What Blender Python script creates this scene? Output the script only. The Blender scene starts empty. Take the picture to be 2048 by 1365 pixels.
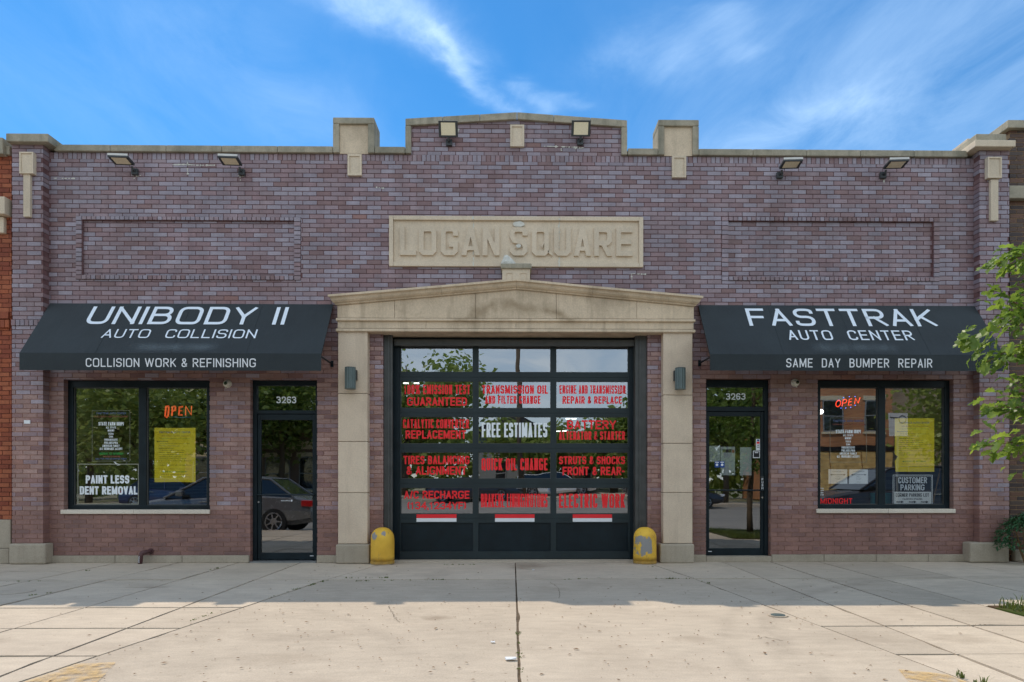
import bpy, math, random
from mathutils import Vector, Matrix
R = math.radians
rnd = random.Random(7)
SC = bpy.context.scene
COL = SC.collection

# ------------------------------------------------------------------ camera, sky, sun, exposure
D, CAMH, F_PX, VH, CXS, YAW = 10.19, 1.206, 1365.0, 963.0, 1052.0, R(0.8)
cam = bpy.data.cameras.new('camera')
cam.sensor_width = 36.0
cam.lens = 36.0 * F_PX / 2048.0
cam.shift_x = -(CXS - 1024.0) / 2048.0
cam.shift_y = (VH - 682.5) / 2048.0
cam.clip_start = 0.05
cam.clip_end = 3000
camo = bpy.data.objects.new('camera', cam)
COL.objects.link(camo)
camo.location = (0, -D, CAMH)
camo.rotation_euler = (R(90), 0, -YAW)
SC.camera = camo

SUNV = Vector((-3.08, 3.34, 6.25)).normalized()      # from the ground towards the sun
sun = bpy.data.lights.new('sun', 'SUN')
sun.energy = 2.2
sun.angle = R(0.5)
sun.color = (1.0, 0.89, 0.755)
suno = bpy.data.objects.new('sun', sun)
COL.objects.link(suno)
suno.rotation_euler = SUNV.to_track_quat('Z', 'Y').to_euler()

CC, SS = math.cos(YAW), math.sin(YAW)
def ray(u, v):
    a, b = (u - CXS) / F_PX, (VH - v) / F_PX
    return Vector((SS + CC * a, CC - SS * a, b))
def P(u, v, Y=0.0):
    """the point of the plane y = Y that the photograph shows at (u, v) -> x, z"""
    d = ray(u, v); t = (Y + D) / d.y
    return d.x * t, CAMH + d.z * t
def G(u, v, z=0.0):
    d = ray(u, v); t = (z - CAMH) / d.z
    return d.x * t, -D + d.y * t
def RX(u, Y=0.0): return P(u, 700, Y)[0]
def RZ(v, u=1033, Y=0.0): return P(u, v, Y)[1]
def rect(u0, v0, u1, v1, Y=0.0):
    um = (u0 + u1) / 2
    return RX(u0, Y), RX(u1, Y), RZ(v1, um, Y), RZ(v0, um, Y)     # x0, x1, z0, z1

w = bpy.data.worlds.new('World'); SC.world = w; w.use_nodes = True
nt = w.node_tree; N = nt.nodes; L = nt.links
for n in list(N): N.remove(n)
def wn(t, **k):
    n = N.new(t)
    for a, b in k.items(): setattr(n, a, b)
    return n
wout = wn('ShaderNodeOutputWorld'); bg = wn('ShaderNodeBackground')
sky = wn('ShaderNodeTexSky', sky_type='NISHITA', sun_disc=False)
sky.sun_elevation = math.asin(SUNV.z); sky.sun_rotation = math.atan2(SUNV.x, SUNV.y)
sky.air_density = 1.0; sky.dust_density = 0.0; sky.ozone_density = 1.5
hs = wn('ShaderNodeHueSaturation'); hs.inputs['Saturation'].default_value = 1.50; hs.inputs['Value'].default_value = 0.90
L.new(sky.outputs[0], hs.inputs['Color'])
tc = wn('ShaderNodeTexCoord'); sep = wn('ShaderNodeSeparateXYZ'); L.new(tc.outputs['Generated'], sep.inputs[0])
def wm(op, a, b=None, c=None, clamp=False):
    n = wn('ShaderNodeMath', operation=op); n.use_clamp = clamp
    for i, x in enumerate((a, b, c)):
        if x is None: continue
        if isinstance(x, (int, float)): n.inputs[i].default_value = x
        else: L.new(x, n.inputs[i])
    return n.outputs[0]
zz = wm('MAXIMUM', sep.outputs[2], 0.04)
qx = wm('DIVIDE', sep.outputs[0], zz); qy = wm('DIVIDE', sep.outputs[1], zz)
comb = wn('ShaderNodeCombineXYZ'); L.new(qx, comb.inputs[0]); L.new(qy, comb.inputs[1])
def wnoise(scale, detail, rough, vec, dist=0.0, sc=(1, 1, 1), rot=0.0, loc=(0, 0, 0)):
    mp = wn('ShaderNodeMapping'); mp.inputs['Scale'].default_value = sc; mp.inputs['Rotation'].default_value = (0, 0, rot); mp.inputs['Location'].default_value = loc
    L.new(vec, mp.inputs[0])
    n = wn('ShaderNodeTexNoise'); n.inputs['Scale'].default_value = scale; n.inputs['Detail'].default_value = detail
    n.inputs['Roughness'].default_value = rough; n.inputs['Distortion'].default_value = dist
    L.new(mp.outputs[0], n.inputs['Vector']); return n.outputs['Fac']
n1 = wnoise(1.1, 9, 0.62, comb.outputs[0], 0.8, (1.0, 0.45, 1), R(25))
n2 = wnoise(0.45, 5, 0.5, comb.outputs[0], 0.3, (1, 0.7, 1), R(-15), (3, 1, 0))
veil = wm('MULTIPLY', wm('MULTIPLY', wm('SUBTRACT', n2, 0.40), 2.6, clamp=True), wm('ADD', wm('MULTIPLY', n1, 0.9), -0.02), clamp=True)
# the cirrus wisps: soft streaks that stand at their own place on the sky
def qpt(u, v):
    d = ray(u, v).normalized(); return d.x / d.z, d.y / d.z
wob = wnoise(2.2, 6, 0.6, comb.outputs[0], 0.5)
wob2 = wnoise(2.2, 6, 0.6, comb.outputs[0], 0.5, loc=(7, 3, 1))
qxw = wm('ADD', qx, wm('MULTIPLY', wm('SUBTRACT', wob, 0.5), 0.24)); qyw = wm('ADD', qy, wm('MULTIPLY', wm('SUBTRACT', wob2, 0.5), 0.40))
n3 = wnoise(2.6, 10, 0.66, comb.outputs[0], 0.7, (1.2, 0.55, 1), R(28))
total = wm('ADD', wm('MULTIPLY', veil, 0.14), 0.10)
for (ua, va, ub, vb, wd, st) in ((660, -60, 870, 70, 0.085, 0.55), (870, 70, 1000, 205, 0.035, 0.62), (760, 20, 930, 110, 0.06, 0.35),
                                 (1045, 165, 1085, 212, 0.04, 0.42), (1120, 190, 1160, 212, 0.03, 0.22), (1260, 100, 1330, 110, 0.10, 0.35),
                                 (1440, 60, 1500, 110, 0.06, 0.3), (1470, 290, 1660, 215, 0.12, 0.35), (1850, 230, 2100, 60, 0.65, 0.28), (1600, 230, 2050, 120, 0.5, 0.15),
                                 (420, 60, 640, 240, 0.20, 0.22), (-60, 120, 250, 230, 0.45, 0.16)):
    ax, ay = qpt(ua, va); bx, by = qpt(ub, vb)
    dx, dy = bx - ax, by - ay; LL = dx * dx + dy * dy
    t = wm('MULTIPLY', wm('ADD', wm('MULTIPLY', wm('SUBTRACT', qxw, ax), dx / LL), wm('MULTIPLY', wm('SUBTRACT', qyw, ay), dy / LL)), 1.0, clamp=True)
    ex = wm('SUBTRACT', wm('SUBTRACT', qxw, ax), wm('MULTIPLY', t, dx)); ey = wm('SUBTRACT', wm('SUBTRACT', qyw, ay), wm('MULTIPLY', t, dy))
    d2 = wm('DIVIDE', wm('ADD', wm('MULTIPLY', ex, ex), wm('MULTIPLY', ey, ey)), wd * wd)
    g = wm('MULTIPLY', wm('POWER', 2.718, wm('MULTIPLY', d2, -1.0)), st)
    total = wm('ADD', total, wm('MULTIPLY', g, wm('ADD', wm('MULTIPLY', n3, 1.9), -0.42, clamp=True)))
total = wm('MINIMUM', total, 0.85)
mix = wn('ShaderNodeMix', data_type='RGBA'); L.new(total, mix.inputs[0]); L.new(hs.outputs[0], mix.inputs[6])
mix.inputs[7].default_value = (4.0, 5.6, 7.6, 1)
# cloud added out of view as fill light; top door panes mirror pale sky

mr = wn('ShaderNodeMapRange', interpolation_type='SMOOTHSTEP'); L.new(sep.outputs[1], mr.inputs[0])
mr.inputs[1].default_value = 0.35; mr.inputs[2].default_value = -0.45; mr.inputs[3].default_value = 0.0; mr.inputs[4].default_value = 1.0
fill_cloud = wm('MULTIPLY', mr.outputs[0], wm('ADD', wm('MULTIPLY', n1, 1.5), 0.02, clamp=True))
mix2 = wn('ShaderNodeMix', data_type='RGBA'); L.new(fill_cloud, mix2.inputs[0]); L.new(mix.outputs[2], mix2.inputs[6]); mix2.inputs[7].default_value = (6.3, 7.15, 7.95, 1)
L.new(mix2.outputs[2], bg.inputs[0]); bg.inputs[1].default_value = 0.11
L.new(bg.outputs[0], wout.inputs[0])

SC.view_settings.view_transform = 'Standard'; SC.view_settings.look = 'None'
SC.view_settings.gamma = 1.0; SC.view_settings.exposure = 0.67
SC.cycles.max_bounces = 8; SC.cycles.transparent_max_bounces = 16; SC.cycles.glossy_bounces = 4
SC.cycles.caustics_reflective = False; SC.cycles.caustics_refractive = False
SC.cycles.sample_clamp_indirect = 6.0

# ------------------------------------------------------------------ materials
def srgb(r, g, b):
    return tuple((c / 255 / 12.92) if c / 255 <= 0.04045 else ((c / 255 + 0.055) / 1.055) ** 2.4 for c in (r, g, b)) + (1,)
class NT:
    def __init__(s, name):
        s.m = bpy.data.materials.new(name); s.m.use_nodes = True
        s.t = s.m.node_tree; s.n = s.t.nodes; s.l = s.t.links
        s.b = s.n['Principled BSDF']; s.out = s.n['Material Output']
        s.geo = s.n.new('ShaderNodeNewGeometry')
    def val(s, sock, x):
        if isinstance(x, (int, float)): sock.default_value = x
        elif isinstance(x, (tuple, list)): sock.default_value = tuple(x) if len(x) == 4 or len(x) == 3 and sock.type == 'VECTOR' else tuple(x) + (1,)
        else: s.l.new(x, sock)
    def math(s, op, a, b=0.0, c=None, clamp=False):
        n = s.n.new('ShaderNodeMath'); n.operation = op; n.use_clamp = clamp
        s.val(n.inputs[0], a); s.val(n.inputs[1], b)
        if c is not None: s.val(n.inputs[2], c)
        return n.outputs[0]
    def pos(s, scale=(1, 1, 1), loc=(0, 0, 0), rot=(0, 0, 0), src=None):
        m = s.n.new('ShaderNodeMapping'); m.inputs['Scale'].default_value = scale; m.inputs['Location'].default_value = loc; m.inputs['Rotation'].default_value = rot
        s.l.new(src or s.geo.outputs['Position'], m.inputs[0]); return m.outputs[0]
    def noise(s, scale, detail=4, rough=0.5, vec=None, dist=0.0, out='Fac'):
        n = s.n.new('ShaderNodeTexNoise'); n.inputs['Scale'].default_value = scale; n.inputs['Detail'].default_value = detail
        n.inputs['Roughness'].default_value = rough; n.inputs['Distortion'].default_value = dist
        s.l.new(vec or s.geo.outputs['Position'], n.inputs['Vector']); return n.outputs[out]
    def ramp(s, x, a, b, lo=0.0, hi=1.0):
        n = s.n.new('ShaderNodeMapRange'); s.val(n.inputs[0], x); n.inputs[1].default_value = a; n.inputs[2].default_value = b
        n.inputs[3].default_value = lo; n.inputs[4].default_value = hi; n.clamp = True; return n.outputs[0]
    def mix(s, f, a, b, mode='MIX'):
        n = s.n.new('ShaderNodeMix'); n.data_type = 'RGBA'; n.blend_type = mode
        s.val(n.inputs[0], f); s.val(n.inputs[6], a); s.val(n.inputs[7], b); return n.outputs[2]
    def attr(s, name):
        n = s.n.new('ShaderNodeAttribute'); n.attribute_name = name; return n.outputs['Color']
    def orand(s):
        return s.n.new('ShaderNodeObjectInfo').outputs['Random']
    def bump(s, h, strength=0.3, dist=0.01):
        n = s.n.new('ShaderNodeBump'); n.inputs['Strength'].default_value = strength; n.inputs['Distance'].default_value = dist
        s.l.new(h, n.inputs['Height']); s.l.new(n.outputs[0], s.b.inputs['Normal'])
    def fin(s, color=None, rough=None, spec=None, metal=None):
        if color is not None: s.val(s.b.inputs['Base Color'], color)
        if rough is not None: s.val(s.b.inputs['Roughness'], rough)
        if spec is not None: s.val(s.b.inputs['Specular IOR Level'], spec)
        if metal is not None: s.b.inputs['Metallic'].default_value = metal
        return s.m
def plain(name, c, rough=0.6, spec=0.4, var=0.12, scale=9, metal=0.0, bump=0.0):
    t = NT(name); n = t.noise(scale, 5, 0.6)
    k = t.ramp(n, 0.3, 0.7, 1 - var, 1 + var)
    col = t.mix(1.0, c, t.mix(k, (0, 0, 0), (1, 1, 1)), 'MULTIPLY') if False else None
    mm = t.n.new('ShaderNodeVectorMath'); mm.operation = 'SCALE'; mm.inputs[0].default_value = c[:3]; t.l.new(k, mm.inputs['Scale'])
    if bump: t.bump(t.noise(scale * 8, 3), bump, 0.004)
    return t.fin(mm.outputs[0], t.ramp(n, 0.3, 0.7, rough - 0.06, rough + 0.06), spec, metal)
def scaled(t, col, k):
    mm = t.n.new('ShaderNodeVectorMath'); mm.operation = 'SCALE'; t.val(mm.inputs[0], col[:3] if isinstance(col, tuple) else col); t.val(mm.inputs['Scale'], k)
    return mm.outputs[0]

def brick_mat(name, spec=0.5, rough=0.42, dirt=(0.10, 0.07, 0.065), white=0.0):
    t = NT(name); c = t.attr('tint')
    a = t.noise(38, 5, 0.65, t.pos((1, 1, 2.2))); b = t.noise(4.0, 4, 0.6)
    c = scaled(t, c, t.ramp(a, 0.3, 0.7, 0.82, 1.16)); c = scaled(t, c, t.ramp(b, 0.3, 0.72, 0.86, 1.10))
    big = t.noise(0.55, 5, 0.6)
    c = scaled(t, c, t.ramp(t.noise(1.0, 6, 0.65, t.pos((5, 5, 0.45))), 0.35, 0.7, 1.05, 0.84))
    c = t.mix(t.ramp(big, 0.50, 0.72, 0.0, 0.40), c, dirt)
    if white:
        e = t.math('MULTIPLY', t.ramp(t.noise(3.4, 9, 0.78, t.pos((1, 1, 1.6))), 0.665, 0.70), white)
        c = t.mix(e, c, (0.6, 0.58, 0.56))
    t.bump(t.math('ADD', a, t.noise(120, 2)), 0.35, 0.004)
    return t.fin(c, t.ramp(a, 0.3, 0.7, rough - 0.1, rough + 0.14), spec)
M = {}
M['brick'] = brick_mat('glazed_brick', white=0.85)
M['orange_brick'] = brick_mat('orange_brick', 0.25, 0.75, (0.15, 0.06, 0.04), 0.3)
M['dark_brick'] = brick_mat('dark_brick', 0.4, 0.55)
t = NT('mortar_red'); z = t.n.new('ShaderNodeSeparateXYZ'); t.l.new(t.geo.outputs['Position'], z.inputs[0])
lowk = t.ramp(t.math('ADD', z.outputs[2], t.math('MULTIPLY', t.noise(1.2, 4), 1.6)), 3.2, 4.4, 1.0, 0.0)
M['mortar'] = t.fin(scaled(t, t.mix(lowk, (0.165, 0.088, 0.088), (0.35, 0.20, 0.155)), t.ramp(t.noise(9, 5), 0.3, 0.7, 0.7, 1.25)), 0.9, 0.2)
M['mortar_tan'] = plain('mortar_tan', (0.38, 0.25, 0.15), 0.9, 0.2, 0.3, 6)
M['mortar_orange'] = plain('mortar_orange', (0.17, 0.06, 0.04), 0.9, 0.2, 0.4, 6)

def stone_mat(name, base, dark, stain, amt=0.5, sc=2.2):
    t = NT(name)
    a = t.noise(sc, 8, 0.68, t.pos((1, 1, 1)), 0.6); b = t.noise(60, 4, 0.6); g = t.noise(0.9, 4, 0.5, t.pos((1, 1, 1), (4, 2, 9)))
    c = t.mix(t.ramp(a, 0.42, 0.72, 0.0, amt), base, stain)
    c = t.mix(t.ramp(g, 0.56, 0.70, 0.0, amt * 0.8), c, dark)
    c = scaled(t, c, t.math('ADD', t.ramp(b, 0.3, 0.7, 0.88, 1.10), t.math('MULTIPLY', t.math('SUBTRACT', t.orand(), 0.5), 0.10)))
    c = t.mix(t.ramp(t.noise(1.0, 7, 0.7, t.pos((6, 6, 0.7), (1, 7, 2))), 0.50, 0.70, 0.0, amt * 0.62), c, dark)
    c = t.mix(t.ramp(t.noise(13, 6, 0.8), 0.60, 0.70, 0.0, amt * 0.4), c, dark)
    pale = t.ramp(t.noise(7, 6, 0.75), 0.69, 0.73, 0.0, 0.45)
    c = t.mix(pale, c, (0.62, 0.58, 0.50))
    if name == 'limestone':      # the old tide-mark of damp that arches over the tympanum
        q = t.n.new('ShaderNodeSeparateXYZ'); t.l.new(t.geo.outputs['Position'], q.inputs[0])
        dx_ = t.math('DIVIDE', t.math('ADD', q.outputs[0], t.math('MULTIPLY', t.math('SUBTRACT', t.noise(2.5, 4), 0.5), 0.7)), 0.95); dz_ = t.math('DIVIDE', t.math('SUBTRACT', q.outputs[2], t.math('ADD', 3.42, t.math('MULTIPLY', t.math('SUBTRACT', t.noise(3.1, 4, 0.5, t.pos((1, 1, 1), (5, 0, 0))), 0.5), 0.35))), 0.42)
        rr = t.math('SQRT', t.math('ADD', t.math('MULTIPLY', dx_, dx_), t.math('MULTIPLY', dz_, dz_)))
        k = t.math('MULTIPLY', t.ramp(t.math('ABSOLUTE', t.math('SUBTRACT', rr, 0.86)), 0.03, 0.26, 1, 0), t.ramp(q.outputs[2], 3.42, 3.60, 0, 0.7)); k = t.math('MULTIPLY', k, t.ramp(t.noise(6, 5, 0.6), 0.3, 0.6, 0.35, 1)); k = t.math('MULTIPLY', k, t.ramp(q.outputs[2], 3.98, 4.08, 1, 0.0))
        c = t.mix(k, c, (0.25, 0.175, 0.10))
    t.bump(t.math('ADD', b, t.math('MULTIPLY', a, 2.0)), 0.3, 0.006)
    return t.fin(c, 0.88, 0.2)
M['stone'] = stone_mat('limestone', (0.70, 0.565, 0.41), (0.33, 0.255, 0.175), (0.53, 0.425, 0.30), 0.85)
M['stone_tan'] = stone_mat('limestone_warm', (0.68, 0.565, 0.425), (0.42, 0.34, 0.25), (0.55, 0.455, 0.34), 0.45, 3)
M['stone_grey'] = stone_mat('weathered_coping_stone', (0.42, 0.37, 0.28), (0.15, 0.145, 0.11), (0.27, 0.25, 0.19), 0.9, 5)
M['stone_base'] = stone_mat('plinth_concrete', (0.42, 0.36, 0.28), (0.25, 0.21, 0.16), (0.34, 0.29, 0.22), 0.7, 3)
M['stone_pier'] = stone_mat('pier_limestone', (0.70, 0.57, 0.43), (0.44, 0.35, 0.26), (0.58, 0.46, 0.35), 0.7, 2.0)
M['sill'] = stone_mat('sill_stone', (0.72, 0.64, 0.53), (0.5, 0.45, 0.38), (0.62, 0.55, 0.45), 0.4, 4)
M['patch'] = plain('pale_patching_mortar', (0.62, 0.60, 0.53), 0.9, 0.2, 0.12, 20)

t = NT('concrete_slab')
a = t.noise(1.3, 7, 0.62); b = t.noise(95, 4, 0.7); c2 = t.noise(9, 6, 0.7, t.pos((0.4, 1.2, 1)))
c = t.mix(t.ramp(a, 0.33, 0.68, 0, 1), (0.595, 0.50, 0.385), (0.52, 0.435, 0.335))
c = scaled(t, c, t.ramp(b, 0.3, 0.7, 0.86, 1.13)); c = scaled(t, c, t.ramp(c2, 0.25, 0.75, 0.86, 1.10))
c = scaled(t, c, t.math('ADD', 0.90, t.math('MULTIPLY', t.orand(), 0.18)))
pk = t.ramp(t.noise(0.9, 8, 0.72, t.pos((1, 1, 1), (9, 4, 0))), 0.52, 0.66, 0, 0.30); c = t.mix(pk, c, (0.34, 0.27, 0.20))
c = t.mix(t.ramp(t.noise(2.2, 9, 0.8, t.pos((1, 1, 1), (2, 8, 0))), 0.60, 0.64, 0, 0.22), c, (0.72, 0.60, 0.46))
c = t.mix(t.ramp(t.noise(16, 3, 0.5, t.pos((0.7, 1.3, 1), (3, 0, 0))), 0.72, 0.755, 0, 0.6), c, (0.26, 0.17, 0.11))
c = t.mix(t.ramp(t.noise(33, 2, 0.5, t.pos((0.6, 1.2, 1), (3, 5, 0))), 0.715, 0.74, 0, 0.65), c, (0.22, 0.15, 0.10))
vo = t.n.new('ShaderNodeTexVoronoi'); vo.inputs['Scale'].default_value = 7.5; vo.inputs['Randomness'].default_value = 1.0; t.l.new(t.pos((0.8, 1.3, 1)), vo.inputs['Vector'])
c = t.mix(t.math('MULTIPLY', t.ramp(vo.outputs['Distance'], 0.055, 0.11, 1, 0), t.ramp(t.noise(1.9, 3), 0.45, 0.62, 0, 0.55)), c, (0.25, 0.17, 0.11))
sp = t.n.new('ShaderNodeSeparateXYZ'); t.l.new(t.geo.outputs['Position'], sp.inputs[0])
for (cx_, cy_, rx_, ry_, st) in ((-0.72, -4.15, 0.16, 0.13, 0.5), (-1.6, -5.5, 0.35, 0.22, 0.25), (1.35, -5.0, 0.22, 0.15, 0.3), (3.4, -5.0, 0.3, 0.2, 0.3), (-4.1, -5.0, 0.35, 0.2, 0.25), (0.12, -0.5, 0.35, 0.45, 0.5), (0.4, -2.6, 0.3, 0.25, 0.25), (-7.2, -2.6, 0.3, 0.3, 0.5), (-4.2, -2.35, 0.28, 0.07, 0.6)):
    ex_ = t.math('DIVIDE', t.math('SUBTRACT', sp.outputs[0], cx_), rx_); ey_ = t.math('DIVIDE', t.math('SUBTRACT', sp.outputs[1], cy_), ry_)
    k = t.math('SUBTRACT', t.math('ADD', 1.0, t.math('MULTIPLY', t.math('SUBTRACT', t.noise(5, 5, 0.7), 0.5), 2.2)), t.math('ADD', t.math('MULTIPLY', ex_, ex_), t.math('MULTIPLY', ey_, ey_)), clamp=True)
    c = t.mix(t.math('MULTIPLY', k, st), c, (0.24, 0.18, 0.125))
# two arcs of tyre rubber and a long dark drip down the middle of the drive
sp = t.n.new('ShaderNodeSeparateXYZ'); t.l.new(t.geo.outputs['Position'], sp.inputs[0])
for (cx_, cy_, rr, wd, st) in ((6.2, -6.0, 4.35, 0.16, 0.35), (6.3, -6.2, 4.85, 0.10, 0.22), (-6.5, -8.2, 6.4, 0.13, 0.18), (0.0, -14.0, 9.3, 0.25, 0.12)):
    dd = t.math('SQRT', t.math('ADD', t.math('POWER', t.math('SUBTRACT', sp.outputs[0], cx_), 2.0), t.math('POWER', t.math('SUBTRACT', sp.outputs[1], cy_), 2.0)))
    k = t.ramp(t.math('ABSOLUTE', t.math('SUBTRACT', dd, rr)), wd * 0.2, wd, 1, 0)
    c = t.mix(t.math('MULTIPLY', t.math('MULTIPLY', k, t.ramp(t.noise(3, 5, 0.7), 0.35, 0.65)), st), c, (0.22, 0.18, 0.14))
t.bump(t.math('ADD', b, t.math('MULTIPLY', c2, 1.5)), 0.35, 0.004)
M['concrete'] = t.fin(c, 0.92, 0.2)
M['joint'] = plain('joint_dirt', (0.13, 0.098, 0.068), 0.95, 0.1, 0.4, 14)
M['yellow_paint'] = None
t = NT('worn_yellow_curb_paint'); tr = t.n.new('ShaderNodeBsdfTransparent'); ms = t.n.new('ShaderNodeMixShader')
t.fin((0.66, 0.45, 0.20), 0.8, 0.2); t.l.new(t.ramp(t.noise(9, 7, 0.75), 0.40, 0.60, 0, 0.8), ms.inputs[0]); t.l.new(tr.outputs[0], ms.inputs[1]); t.l.new(t.b.outputs[0], ms.inputs[2]); t.l.new(ms.outputs[0], t.out.inputs[0])
M['yellow_paint'] = t.m
t = NT('asphalt'); M['asphalt'] = t.fin(scaled(t, (0.27, 0.25, 0.22), t.ramp(t.noise(3, 7, 0.7, t.pos((0.15, 1, 1))), 0.3, 0.7, 0.75, 1.3)), 0.9, 0.3)
t = NT('grass_soil'); M['soil'] = t.fin(t.mix(t.ramp(t.noise(5, 6), 0.4, 0.6), (0.10, 0.065, 0.04), (0.06, 0.085, 0.02)), 0.95, 0.1)
t = NT('lot_ground'); M['lot'] = t.fin(t.mix(t.ramp(t.noise(0.6, 6), 0.4, 0.6), (0.36, 0.31, 0.23), (0.14, 0.16, 0.06)), 0.95, 0.1)
M['black_metal'] = plain('dark_teal_metal_frame', (0.006, 0.014, 0.019), 0.42, 0.3, 0.25, 5)
M['door_metal'] = plain('dark_green_grey_door_metal', (0.019, 0.030, 0.033), 0.55, 0.35, 0.2, 3)
M['steel'] = plain('painted_steel_channel', (0.062, 0.064, 0.060), 0.5, 0.5, 0.25, 6)
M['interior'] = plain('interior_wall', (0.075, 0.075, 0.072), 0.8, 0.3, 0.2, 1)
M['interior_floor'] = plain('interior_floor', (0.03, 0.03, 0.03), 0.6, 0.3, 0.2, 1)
M['white'] = plain('white_vinyl', (0.78, 0.80, 0.82), 0.5, 0.3, 0.03, 3)
M['awn_white'] = plain('awning_white_vinyl', (0.80, 0.86, 0.92), 0.5, 0.3, 0.03, 3)
M['glass_white'] = plain('glass_white_vinyl', (0.85, 0.90, 0.93), 0.5, 0.3, 0.03, 3)
M['red'] = plain('red_vinyl', (0.92, 0.02, 0.028), 0.45, 0.4, 0.06, 4)
M['red_tape'] = plain('red_reflective_tape', (0.85, 0.02, 0.03), 0.35, 0.5, 0.04, 4)
M['black'] = plain('black_print', (0.02, 0.02, 0.022), 0.6, 0.3, 0.1)
M['blue'] = plain('blue_print', (0.03, 0.09, 0.32), 0.6, 0.3, 0.1)
M['green'] = plain('green_print', (0.03, 0.30, 0.06), 0.6, 0.3, 0.1)
M['yellow_paper'] = plain('yellow_paper', (0.98, 0.74, 0.035), 0.7, 0.2, 0.06, 2)
M['paper'] = plain('white_paper', (0.78, 0.78, 0.76), 0.7, 0.2, 0.04, 2)
M['cream_plastic'] = plain('cream_plastic', (0.70, 0.66, 0.55), 0.4, 0.5, 0.04, 2)
M['lens'] = plain('led_lens', (0.88, 0.78, 0.55), 0.3, 0.5, 0.05, 60)
M['fixture'] = plain('fixture_dark_metal', (0.045, 0.050, 0.052), 0.45, 0.5, 0.15)
M['fixture_top'] = plain('fixture_fin_metal', (0.62, 0.60, 0.56), 0.5, 0.5, 0.1)
M['sconce'] = plain('fluted_green_grey_metal', (0.10, 0.135, 0.13), 0.42, 0.5, 0.12)
M['pipe'] = plain('painted_maroon_pipe', (0.10, 0.045, 0.045), 0.6, 0.4, 0.2)
M['ply'] = plain('plywood_board', (0.66, 0.45, 0.19), 0.8, 0.2, 0.3, 3)
M['bark'] = plain('bark', (0.13, 0.10, 0.07), 0.95, 0.1, 0.35, 14, bump=0.5)
M['twig'] = plain('twig_bark', (0.19, 0.12, 0.06), 0.9, 0.1, 0.3, 20)
M['tyre'] = plain('tyre_rubber', (0.02, 0.02, 0.02), 0.85, 0.3)
M['rim'] = plain('alloy_rim', (0.45, 0.45, 0.46), 0.3, 0.5, metal=0.8)
M['car_glass'] = plain('car_glass', (0.015, 0.02, 0.022), 0.05, 0.9, 0.02)
M['car_silver'] = plain('silver_car_paint', (0.20, 0.21, 0.22), 0.25, 0.7, 0.03, metal=0.5)
M['car_white'] = plain('white_car_paint', (0.75, 0.75, 0.74), 0.3, 0.6, 0.03)
M['car_dark'] = plain('graphite_car_paint', (0.06, 0.06, 0.065), 0.22, 0.8, 0.03, metal=0.4)
M['car_blue'] = plain('navy_car_paint', (0.03, 0.05, 0.12), 0.22, 0.8, 0.03)
M['taillight'] = plain('red_taillight', (0.45, 0.01, 0.012), 0.15, 0.8, 0.03)
M['headlight'] = plain('clear_headlight', (0.7, 0.7, 0.7), 0.1, 0.8, 0.03)
M['siding'] = plain('grey_siding', (0.30, 0.31, 0.32), 0.8, 0.2, 0.1)
M['roofing'] = plain('roof_shingle', (0.06, 0.06, 0.065), 0.9, 0.2, 0.3, 4)
M['cream'] = plain('cream_trim', (0.75, 0.64, 0.46), 0.8, 0.2, 0.1)
M['far_glass'] = plain('dark_window_glass', (0.02, 0.025, 0.03), 0.08, 0.9, 0.1)
M['teal'] = plain('teal_plastic', (0.03, 0.30, 0.30), 0.4, 0.5, 0.05)
M['wood'] = plain('wooden_stick', (0.45, 0.25, 0.10), 0.6, 0.3, 0.15)
M['pole_metal'] = plain('galvanised_metal', (0.30, 0.31, 0.31), 0.4, 0.5, 0.15, metal=0.6)
def far_brick(name, c1, c2, mort):
    t = NT(name); b = t.n.new('ShaderNodeTexBrick')
    for s_, v in (('Scale', 1.0), ('Brick Width', 0.21), ('Row Height', 0.068), ('Mortar Size', 0.008)): b.inputs[s_].default_value = v
    b.inputs['Color1'].default_value = c1 + (1,); b.inputs['Color2'].default_value = c2 + (1,); b.inputs['Mortar'].default_value = mort + (1,)
    t.l.new(t.pos(rot=(R(90), 0, 0)), b.inputs['Vector'])
    return t.fin(scaled(t, b.outputs['Color'], t.ramp(t.noise(0.8, 6), 0.3, 0.7, 0.8, 1.2)), 0.85, 0.2)
M['far_orange'] = far_brick('far_orange_brick', (0.58, 0.25, 0.11), (0.50, 0.21, 0.10), (0.42, 0.28, 0.18))
M['far_brown'] = far_brick('far_brown_brick', (0.24, 0.15, 0.12), (0.19, 0.12, 0.10), (0.3, 0.23, 0.17))
M['far_tan'] = far_brick('far_tan_brick', (0.40, 0.31, 0.20), (0.35, 0.26, 0.17), (0.3, 0.25, 0.2))
def emit(name, c, s):
    t = NT(name); e = t.n.new('ShaderNodeEmission'); e.inputs[0].default_value = c + (1,); e.inputs[1].default_value = s
    t.l.new(e.outputs[0], t.out.inputs[0]); return t.m
M['neon_red'] = emit('neon_red', (1.0, 0.06, 0.02), 1.4)
M['neon_blue'] = emit('neon_blue', (0.08, 0.2, 1.0), 2.0)
M['tube'] = emit('fluorescent_tube', (1.0, 1.0, 0.95), 2.5)
M['bulb'] = emit('round_bulb', (1.0, 0.97, 0.95), 4.0)
M['neon_dim'] = emit('orange_neon_tube', (1.0, 0.13, 0.04), 0.55)
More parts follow.
